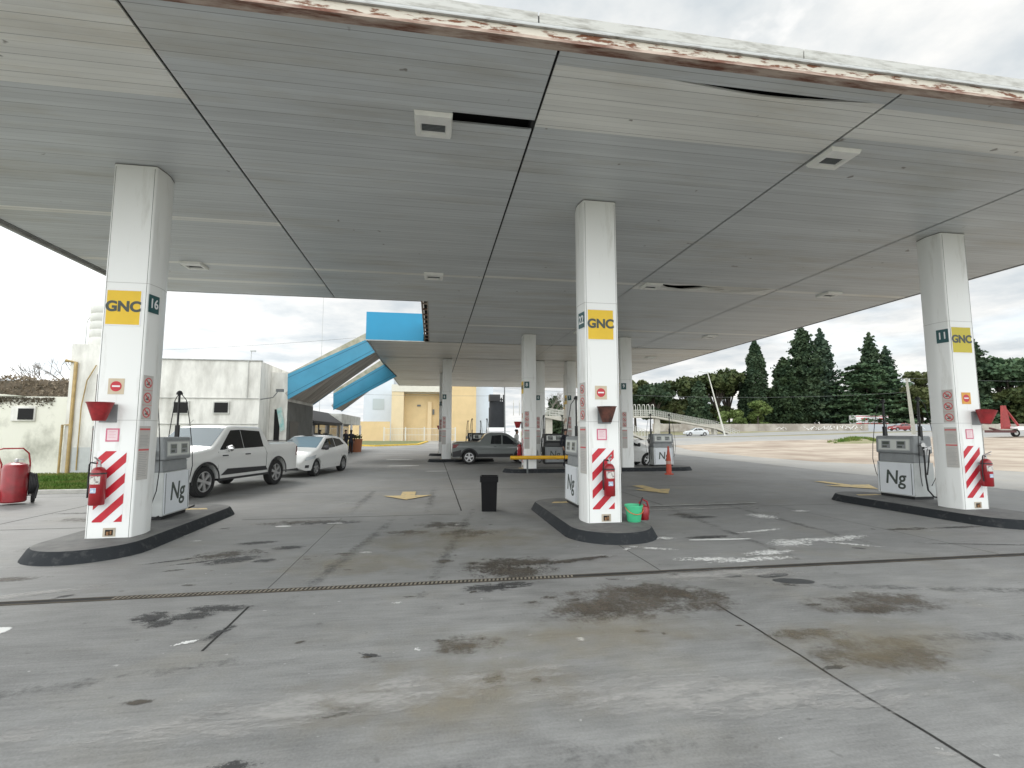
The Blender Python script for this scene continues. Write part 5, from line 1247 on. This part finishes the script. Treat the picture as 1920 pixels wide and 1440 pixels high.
for z in (.1, 1.1, 2.1): mb.box(-5, 6.2, -.01, .04, z, z + .06)
mb.build('rails', MATS['railing_white'], fe)
for x in (-5, -1.7, 1.2, 6.1): MB().box(x - .08, x + .08, -.06, .08, 0, 2.35).build('post', MATS['railing_white'], fe)
struct(MB().prism([(-12.5, 62), (-6.2, 56), (-1.6, 62), (-.6, 79), (-13, 83)], -.1, .16).build('yellow_kerb', kerb_y))
struct(MB().prism([(-12.3, 62.5), (-6.3, 56.7), (-1.9, 62.6), (-1.0, 78.5), (-12.8, 82.8)], .1, .17).build('lawn_island', grassm))
tk = thing('storage_tank', 'big dark grey storage tank above the roof of the grey pickup', 'tank', (9.1, 70, 0))
MB().lathe([(0, 0), (1.2, 0), (1.2, 5.0), (1.12, 5.1), (1.12, 5.9), (0, 6.0)], seg=28).build('tank_body', mat('tank_grey', (.020, .022, .025), .7, var=.4, vs=.6, spec=.2), tk, smooth=True)
MB().box(-1.15, .35, -.9, .6, 5.95, 6.9).tube([(.9, -.3, 5.6), (.95, -.3, 6.9)], .14, 6).tube([(.55, -.3, 5.6), (.6, -.3, 6.5)], .10, 6).tube([(.3, -.4, 6.3), (1.0, -.4, 6.1)], .08, 6).build('top_fittings', black, tk)
ts = thing('tank_shed', 'white flat topped base below the dark storage tank', 'shed', (9.5, 68, 0)); MB().box(-2, 2.6, -.5, .4, 0, 2.2).build('shed_wall', letter_wh, ts)
# roadside wall
rw2 = far_thing('roadside_wall', 'long low pale roadside wall with white graffiti below the trees', 'wall', 90, 112, 1.65)
mb = MB(); rr = random.Random(2); x = -58
while x < 62: w = 6; mb.box(x, x + w - .05, 0, .2, 0, 1.72 + rr.uniform(-.02, .03)); x += w
mb.build('wall_face', mat('wall_concrete', (.42, .39, .35), .85, col2=(.28, .25, .22), vs=.35, vlo=.4, vhi=.6), rw2)
mb = MB(); rr = random.Random(21)
for k in range(16):
    x = -24 + k * .85; pts = [(x + rr.uniform(0, .9), -.02, .3 + rr.uniform(0, 1.1)) for _ in range(4)]; mb.tube(pts, .07, 4)
for q in (-30, -29, -20 ,0, 2.5): mb.tube([(q, -.02, .5), (q + .8, -.02, 1.0), (q + 1.4, -.02, .5)], .05, 4)
mb.build('graffiti', letter_wh, rw2)
MB().box(-9, 9, -.03, -.002, .1, 1.6).build('wall_poster', mat('poster_grey_blue', (.40, .42, .46), .7), rw2)
tl = far_thing('truck_trailer', 'white box trailer with red stripes behind the roadside wall', 'trailer', (1634 - 960) / 920 * 116, 116, 1.7)
MB().box(-3.8, 3.8, 0, 2.4, 1.2, 3.75).build('box_body', letter_wh, tl); MB().box(-3.8, 3.8, -.02, -.002, 1.5, 1.95).box(-3.8, 3.8, -.02, -.002, 3.45, 3.6).box(-2.6, -1.2, -.02, -.002, 2.6, 3.1).box(1.6, 2.8, -.02, -.002, 2.6, 3.1).build('red_stripe', red, tl)
for x in (-2.6, 2.2): MB().lathe([(0, -.15), (.5, -.15), (.5, .15), (0, .15)], c=(x, .3, .5), axis='y', seg=16).build('wheel', tyre_m, tl)
# footbridge
def bridge(lat0, D, label, mirror_=1, left=14):
    t = far_thing('footbridge', label, 'footbridge', lat0, D, None)
    mb = MB(); mb.box(-left, 0, -1, 1, 3.6, 3.95); mb.build('deck', conc_far, t)
    mb = MB(); L_ = 12.2
    mb.add([(0, -1, 3.6), (L_, -1, 1.35), (L_, 1, 1.35), (0, 1, 3.6), (0, -1, 3.95), (L_, -1, 1.7), (L_, 1, 1.7), (0, 1, 3.95)], [(0, 3, 2, 1), (4, 5, 6, 7), (0, 1, 5, 4), (1, 2, 6, 5), (2, 3, 7, 6), (3, 0, 4, 7)])
    mb.add([(L_ + .02, -1, 1.35), (L_ + 4.6, -1, -.6), (L_ + 4.6, 1, -.6), (L_ + .02, 1, 1.35), (L_ + .02, -1, 1.7), (L_ + 4.6, -1, -.25), (L_ + 4.6, 1, -.25), (L_ + .02, 1, 1.7)], [(0, 3, 2, 1), (4, 5, 6, 7), (0, 1, 5, 4), (1, 2, 6, 5), (2, 3, 7, 6), (3, 0, 4, 7)])
    mb.build('ramp', conc_far, t)
    mb = MB(); mb.box(.2, 1.2, -.5, .5, -.3, 3.5)
    mb.build('pier', conc_far, t); x = -left + 1; MB().box(x - .4, x + .4, -.5, .5, -.3, 3.598).build('pier', conc_far, t)
    MB().box(L_ - .5, L_ + .1, -.7, .7, -.3, 1.4).build('pier', conc_far, t)
    mb = MB(); railm = mat('bridge_railing', (.42, .42, .38), .6)
    for yy in (-.95, .95):
        for h in (.35, .75, 1.15): mb.tube([(0, yy, 3.95 + h), (L_, yy, 1.7 + h), (L_ + 4.6, yy, -.25 + h)], .035, 5); mb.tube([(-left, yy, 3.95 + h), (0, yy, 3.95 + h)], .035, 5)
        x = 0
        while x < L_ + 4.5:
            z = 3.95 - 2.25 * min(x, L_) / L_ - max(0, x - L_) * .424; mb.tube([(x, yy, z), (x, yy, z + 1.15)], .03, 4); x += .45
        x = -left
        while x < 0: mb.tube([(x, yy, 3.95), (x, yy, 5.1)], .03, 4); x += .45
    mb.build('railing', railm, t)
    mb = MB()
    for k in range(6):
        x = -4.6 + k * .9; mb.tube([(x, -1, 3.95), (x, -1, 5.8), (x, -.7, 6.2), (x, .7, 6.2), (x, 1, 5.8), (x, 1, 3.95)], .06, 5)
    mb.build('hoop', mat('hoop_white', (.5, .5, .46), .6), t)
    return t
bridge((1224 - 960) / 920 * 98, 98, 'concrete footbridge ramp descending to the roadside wall', left=22)
b2 = bridge((1020 - 960) / 920 * 74, 74, 'second footbridge ramp seen in the gap left of the middle column', left=1.5)
kiosk = far_thing('kiosk', 'small white kiosk at the foot of the footbridge', 'kiosk', (1337 - 960) / 920 * 100, 100, None); MB().box(-.5, .5, -.4, .4, 0, 1.1).add([(-.6, -.5, 1.1), (.6, -.5, 1.1), (.6, .5, 1.1), (-.6, .5, 1.1), (0, 0, 1.5)], [(0, 1, 4), (1, 2, 4), (2, 3, 4), (3, 0, 4)]).build('booth', letter_wh, kiosk)
# poles
def pole(lat, D, h, label, lean=0., r=.16, m=pole_w, lampk=True, cat='pole', name='street_pole'):
    t = far_thing(name, label, cat, lat, D, None); MB().tube([(0, 0, -.2), (lean * h, 0, h)], r, 10, r2=r * .5).build('post', m, t, smooth=True)
    if lampk: MB().tube([(lean * h - 1.1, 0, h - .05), (lean * h, 0, h - .2), (lean * h + 1.1, 0, h)], .05, 6).box(lean * h - 1.6, lean * h - 1.0, -.12, .12, h - .08, h + .04).build('lamp_arm', galv_lt, t)
    return t
pole((1358 - 960) / 920 * 88, 88, 11.6, 'leaning white street lamp pole beside the footbridge foot', lean=-.24, r=.15)
p2 = pole((1710 - 960) / 920 * 75, 75, 8.6, 'grey concrete utility pole left of column 11', lean=-.06, r=.30, m=mat('weathered_pole', (.36, .35, .30), .85, var=.2), lampk=False)
MB().box(-1.0, .1, -.1, .1, 8.0, 8.12).box(-.9, -.75, -.1, .1, 8.12, 8.5).box(-.2, -.05, -.1, .1, 8.12, 8.5).build('insulator_bar', galv_lt, p2)
pole((947 - 960) / 920 * 60, 60, 13, 'thin dark lamp pole in the gap between the rear columns', lean=-.01, r=.09, m=galv_dk)
pole((599 - 960) / 920 * 45, 45, 16, 'very thin tall mast behind the white building', lean=0, r=.035, m=galv_lt, lampk=False, cat='mast', name='antenna_mast')
p5 = pole((466 - 960) / 920 * 40, 40, 8.3, 'short roof lamp post above the white building', lean=0, r=.05, m=galv_lt, lampk=False, cat='lamp post', name='roof_lamp'); MB().box(-.05, .35, -.08, .08, 8.2, 8.32).build('lamp_head', galv_lt, p5)
def wire(name, a, b, sag, label):
    pts = []
    for k in range(17):
        t_ = k / 16; p = Vector(a).lerp(Vector(b), t_); p.z -= sag * 4 * t_ * (1 - t_); pts.append(p)
    o = MB().tube(pts, .018, 4).build(name, galv_dk); return tag(o, label, 'cable')
wire('overhead_cable', (*far(-1.2, 60), 7.0), (*far(60, 74), 7.6), 1.0, 'upper overhead cable crossing the right side sky')
wire('overhead_cable', (*far(-1.2, 60), 6.0), (*far(-60, 62), 9.0), .8, 'overhead cable crossing behind the rear columns to the left')
wire('overhead_cable', (*far(60.5, 75), 9.8), (*far(150, 80), 10.5), .8, 'overhead cable running right from the concrete pole')
wire('overhead_cable', (*far(-75, 70), 13.0), (*far(-20, 62), 13.6), .6, 'overhead cable above the white building')

# tow truck at the right edge
tw = far_thing('tow_truck', 'white flatbed tow truck with a raised red boom at the right edge', 'truck', (1900 - 960) / 920 * 61, 61, None)
MB().box(-.8, 6.5, -1.1, 1.1, 1.05, 1.30).box(-.8, 6.5, -1.12, -1.105, .85, 1.32).build('flatbed', letter_wh, tw)
MB().add([(-1.7, -.15, 1.0), (-.6, -.15, 1.0), (-1.05, -.15, 3.9), (-1.45, -.15, 3.9), (-1.7, .15, 1.0), (-.6, .15, 1.0), (-1.05, .15, 3.9), (-1.45, .15, 3.9)], [(0, 1, 2, 3), (7, 6, 5, 4), (0, 4, 5, 1), (1, 5, 6, 2), (2, 6, 7, 3), (3, 7, 4, 0)]).tube([(-1.25, 0, 3.8), (.4, 0, 1.4)], .13, 8).build('crane_boom', mat('boom_red', (.30, .03, .03), .5, var=.3), tw)
MB().box(-3.0, -.8, -.9, .9, .55, .85).tube([(-3.2, 0, 1.1), (-1.6, 0, .7)], .12, 8).build('tow_hitch', mat('hitch_dark', (.08, .03, .03), .7), tw)
for x in (.9, 5.6):
    for sy in (-1, 1):
        w_ = MB().lathe([(0, -.14), (.47, -.14), (.5, 0), (.47, .14), (0, .14)], c=(x, sy * .95, .5), axis='y', seg=20).build('wheel', tyre_m, tw); MB().lathe([(0, -.15), (.26, -.15)], c=(x, sy * .95 - (.001 if sy < 0 else 0), .5), axis='y', seg=16).build('rim', rim_m, w_)
MB().add([(6.6, -1.1, .6), (9, -1.1, .6), (9, -1.1, 1.6), (8.3, -1.1, 2.5), (6.6, -1.1, 2.5), (6.6, 1.1, .6), (9, 1.1, .6), (9, 1.1, 1.6), (8.3, 1.1, 2.5), (6.6, 1.1, 2.5)], [(0, 1, 2, 3, 4), (9, 8, 7, 6, 5), (0, 5, 6, 1), (1, 6, 7, 2), (2, 7, 8, 3), (3, 8, 9, 4), (4, 9, 5, 0)]).build('cab', letter_wh, tw)

# ---------------------------------------------------------------- small things on the forecourt
bn = thing('waste_bin', 'tall black square waste bin standing alone on the forecourt', 'bin', (1.20, 10.45, 0), R(-8))
mb = MB(); a, b = .15, .17
mb.add([(-a, -a, 0), (a, -a, 0), (a, a, 0), (-a, a, 0), (-b, -b, .66), (b, -b, .66), (b, b, .66), (-b, b, .66), (-b + .02, -b + .02, .66), (b - .02, -b + .02, .66), (b - .02, b - .02, .66), (-b + .02, b - .02, .66), (-a + .02, -a + .02, .03), (a - .02, -a + .02, .03), (a - .02, a - .02, .03), (-a + .02, a - .02, .03)],
       [(0, 3, 2, 1), (0, 1, 5, 4), (1, 2, 6, 5), (2, 3, 7, 6), (3, 0, 4, 7), (4, 5, 9, 8), (5, 6, 10, 9), (6, 7, 11, 10), (7, 4, 8, 11), (8, 9, 13, 12), (9, 10, 14, 13), (10, 11, 15, 14), (11, 8, 12, 15), (12, 13, 14, 15)])
binm = mat('bin_black', (.006, .006, .007), .5, spec=.15)
mb.build('bin_body', binm, bn, bevel=.006)
mb = MB()
for s in (-1, 1): mb.box(-.185, .185, s * .178 - .012, s * .178 + .012, .60, .72); mb.box(s * .178 - .012, s * .178 + .012, -.165, .165, .601, .719)
mb.build('rim', binm, bn)
bu = thing('green_bucket', 'bright green plastic bucket with orange handle on the island edge', 'bucket', (3.36, 7.98, .15))
MB().lathe([(0, 0), (.105, 0), (.112, .01), (.145, .25), (.155, .255), (.155, .275), (.142, .275), (.105, .02), (0, .02)], seg=28).build('pail', mat('green_plastic', (.07, .52, .26), .4), bu, smooth=True)
MB().lathe([(0, 0), (.135, 0), (.137, .002), (0, .002)], c=(0, 0, .215), seg=24).build('water', mat('soapy_water', (.25, .35, .3), .1), bu)
pts = [(.152 * cos(a), -.152 * abs(sin(a)) * .9 - .012, .235 - .10 * sin(a)) for a in [pi * k / 14 for k in range(15)]]
MB().tube(pts, .007, 6).build('handle', mat('orange_handle', (.62, .16, .06), .5), bu, smooth=True)
br_ = thing('brush', 'black handled brush standing in the green bucket', 'brush', (3.40, 8.0, .30)); MB().tube([(0, 0, -.08), (.13, 0, .24)], .012, 8).build('handle', black, br_); MB().box(-.045, .015, -.03, .03, -.09, -.04).build('bristles', blackpl, br_)
rc = thing('red_can', 'small red plastic can with a loop handle behind the green bucket', 'can', (3.60, 8.12, .15))
MB().lathe([(0, 0), (.075, 0), (.082, .015), (.082, .17), (.06, .22), (.025, .235), (.025, .26), (0, .26)], seg=20).build('can_body', red_gloss, rc, smooth=True)
MB().tube([(-.07, 0, .17), (-.08, 0, .28), (-.02, 0, .34), (.06, 0, .30), (.085, 0, .2), (.085, 0, .08)], .015, 8).build('handle', red_gloss, rc, smooth=True)
cn = thing('red_post', 'slim orange red traffic post beside the rear pump', 'traffic post', (9.05, 18.0, 0))
MB().lathe([(0, 0), (.17, 0), (.17, .04), (.10, .05), (.095, .5), (.04, .95), (.03, 1.08), (0, 1.10)], seg=20).build('cone_body', mat('cone_orange', (.55, .07, .03), .5, var=.2), cn, smooth=True)
MB().lathe([(.098, .40), (.094, .52), (.096, .52), (.10, .40)], seg=20).build('reflective_band', mat('band_grey', (.5, .3, .25), .5), cn)
yr = thing('yellow_barrier', 'yellow horizontal guard rail in front of the rear column', 'barrier', (4.25, 19.3, .0))
MB().tube([(-1.2, 0, .62), (1.55, 0, .62)], .075, 12).build('rail', mat('barrier_yellow', (.78, .42, .02), .5, var=.1), yr, smooth=True)
MB().box(1.38, 1.44, -.03, .03, 0, .56).box(-.55, -.49, -.03, .03, .0, .56).build('leg', galv_dk, yr)
pt = thing('planter', 'terracotta planter with a green plant beside the shop', 'planter', (-6.1, 41.5, 0)); MB().lathe([(0, 0), (.42, 0), (.5, 1.0), (.52, 1.05), (.45, 1.05), (.42, .9), (0, .9)], seg=20).build('pot', mat('terracotta', (.32, .12, .06), .8), pt, smooth=True)
rr = random.Random(3); v, f = leaves([(rr.gauss(0, .22), rr.gauss(0, .22), 1.12 + abs(rr.gauss(0, .12))) for _ in range(150)], .07, rr); MB().add(v, f).build('foliage', Lp, pt)

# wheeled extinguisher
we = thing('wheeled_extinguisher', 'large red wheeled fire extinguisher with loop handle at far left', 'fire extinguisher', (-9.42, 13.05, 0), R(38))
we.scale = (.92, .92, .95)
MB().lathe([(0, .05), (.22, .05), (.25, .08), (.25, .86), (.22, .94), (.12, .99), (0, 1.0)], seg=32).build('cylinder', red_gloss, we, smooth=True)
MB().tube([(-.24, .12, .3), (-.25, .14, .95), (-.36, .16, 1.28), (-.25, .0, 1.33), (.10, -.02, 1.33), (.22, .12, 1.2), (.26, .14, .95), (.25, .12, .3)], .018, 8).build('handle', mat('handle_red', (.35, .03, .03), .5), we, smooth=True)
for s in (-1, 1):
    w_ = MB().lathe([(.12, -.03), (.17, -.035), (.18, 0), (.17, .035), (.12, .03), (.12, -.03)], c=(s * .36, .08, .18), axis='x', seg=24).build('wheel', tyre_m, we)
    MB().lathe([(0, s * .02), (.12, s * .025), (.12, -s * .02)], c=(s * .36, .08, .18), axis='x', seg=20).build('rim', letter_wh, w_)
MB().lathe([(0, .99), (.04, .99), (.04, 1.07), (0, 1.09)], seg=12).box(-.02, .14, -.02, .02, 1.05, 1.08).build('valve', steel, we)
mb = MB()
for k in range(5): mb.tube([(.27 + .028 * k, -.05 + .12 * cos(a), .48 + (.26 - .015 * k) * sin(a)) for a in [2 * pi * j / 16 for j in range(17)]], .018, 6)
mb.tube([(.36, -.15, .72), (.42, -.16, .4), (.38, -.16, .12)], .025, 8); mb.build('hose_coil', black, we, smooth=True)
MB().tube([(-.36, .08, .18), (.36, .08, .18)], .015, 6).build('axle', steel, we)

# ---------------------------------------------------------------- people
def person(x, y, rz, label, top_m, leg_m, z=0, arms=0.0, vest=None, stride=.0):
    t = thing('person', label, 'person', (x, y, z), rz)
    V = {'pel': (0, 0, .95, .15), 'wa': (0, 0, 1.08, .135), 'ch': (0, .01, 1.28, .165), 'sh': (0, .01, 1.42, .13), 'nk': (0, .0, 1.50, .058), 'h0': (0, -.01, 1.57, .075), 'h1': (0, -.015, 1.66, .095), 'h2': (0, 0, 1.72, .07)}
    E_ = [('pel', 'wa'), ('wa', 'ch'), ('ch', 'sh'), ('sh', 'nk'), ('nk', 'h0'), ('h0', 'h1'), ('h1', 'h2')]
    for s, n_ in ((-1, 'l'), (1, 'r')):
        fy = stride * s
        V.update({n_ + 'hip': (s * .09, 0, .90, .105), n_ + 'kn': (s * .10, -.02 + fy * .5, .50, .065), n_ + 'an': (s * .10, .02 + fy, .09, .045), n_ + 'to': (s * .12, -.16 + fy, .035, .038)})
        E_ += [('pel', n_ + 'hip'), (n_ + 'hip', n_ + 'kn'), (n_ + 'kn', n_ + 'an'), (n_ + 'an', n_ + 'to')]
        V.update({n_ + 'so': (s * .19, .01, 1.40, .068), n_ + 'el': (s * .25, .03, 1.13, .048), n_ + 'wr': (s * .24, -.06 - arms, .90 + arms * .5, .030), n_ + 'pa': (s * .235, -.085 - arms, .83 + arms * .5, .030)})
        E_ += [('sh', n_ + 'so'), (n_ + 'so', n_ + 'el'), (n_ + 'el', n_ + 'wr'), (n_ + 'wr', n_ + 'pa')]
        for k in range(5):
            bx = s * .235; off = (-.028 + .017 * k) if k < 4 else -.04; L_ = (.055, .065, .062, .05, .035)[k]
            V[n_ + 'f%d' % k] = (bx + s * .004, -.085 - arms + off, .79 + arms * .5 + (.02 if k == 4 else 0), .010); V[n_ + 'g%d' % k] = (bx - s * .012, -.09 - arms + off * 1.2, .79 + arms * .5 - L_ + (.02 if k == 4 else 0), .008)
            E_ += [(n_ + 'pa', n_ + 'f%d' % k), (n_ + 'f%d' % k, n_ + 'g%d' % k)]
    ks = list(V); me = bpy.data.meshes.new('body'); me.from_pydata([V[k][:3] for k in ks], [(ks.index(a), ks.index(b)) for a, b in E_], [])
    o = bpy.data.objects.new('body', me); COL.objects.link(o)
    sk = o.modifiers.new('skin', 'SKIN'); me.skin_vertices  # created with the modifier
    if not me.skin_vertices: bpy.ops.mesh.customdata_skin_add() if False else None
    for i, k in enumerate(ks):
        d_ = me.skin_vertices[0].data[i]; r_ = V[k][3]; d_.radius = (r_, r_ * (.72 if k in ('wa', 'ch', 'sh', 'pel') else 1)); d_.use_root = (k == 'pel')
    sb_ = o.modifiers.new('sub', 'SUBSURF'); sb_.levels = 2; sb_.render_levels = 2
    dg = bpy.context.evaluated_depsgraph_get(); m2_ = bpy.data.meshes.new_from_object(o.evaluated_get(dg)); bpy.data.objects.remove(o)
    m2_.materials.clear()
    for m in (top_m, leg_m, skin, hair, black): m2_.materials.append(m)
    for p in m2_.polygons:
        c = p.center; p.use_smooth = True
        if c.z > 1.50: p.material_index = 3 if (c.z > 1.69 or c.y > .0) else 2
        elif c.z < .07: p.material_index = 4
        elif abs(c.x) > .19 and c.z < .92 + arms * .5: p.material_index = 2
        elif c.z < .98: p.material_index = 1
        else: p.material_index = 0
    o = bpy.data.objects.new('body', m2_); COL.objects.link(o); o.parent = t
    MB().lathe([(.0, -.0), (.10, 0), (.105, .06), (.08, .11), (0, .125)], c=(0, .015, 1.655), seg=16).tf(Matrix.Translation((0, 0, 0))).build('hair', hair, t, smooth=True)
    mb = MB(); mb.box(-.035, -.018, -.106, -.098, 1.640, 1.652, 0); mb.box(.018, .035, -.106, -.098, 1.640, 1.652, 0); mb.box(-.022, .022, -.098, -.090, 1.580, 1.588, 1); mb.build('face_features', [black, red_faded], t)
    MB().lathe([(0, .02), (.012, .0), (.014, -.015), (0, -.02)], c=(0, -.108, 1.618), seg=8).build('nose', skin, t)
    if vest: MB().lathe([(.175, 0), (.178, .01), (.182, .07), (.176, .08)], c=(0, 0, 1.02), seg=20).tf(Matrix.Diagonal((1, .80, 1, 1))).build('reflective_vest', vest, t)
    return t
def try_person(*a, **k):
    try: return person(*a, **k)
    except Exception as e: print('PERSON FAIL', e)
try_person(-6.05, 38.6, R(200), 'person in dark clothes standing by the planter with back turned', darkcloth, darkcloth)
try_person(-6.6, 39.6, R(40), 'person in dark clothes in the shade of the shop parapet', darkcloth, darkcloth, arms=.1)
try_person(6.15, 22.4, R(20), 'person in dark clothes standing beside the silhouetted dispenser', darkcloth, darkcloth, arms=.1)
try_person(4.62, 27.0, R(60), 'attendant in white shirt with lime vest behind the bonnet of the grey pickup', whitecloth, darkcloth, vest=mat('lime_vest', (.55, .62, .10), .7), arms=.15)
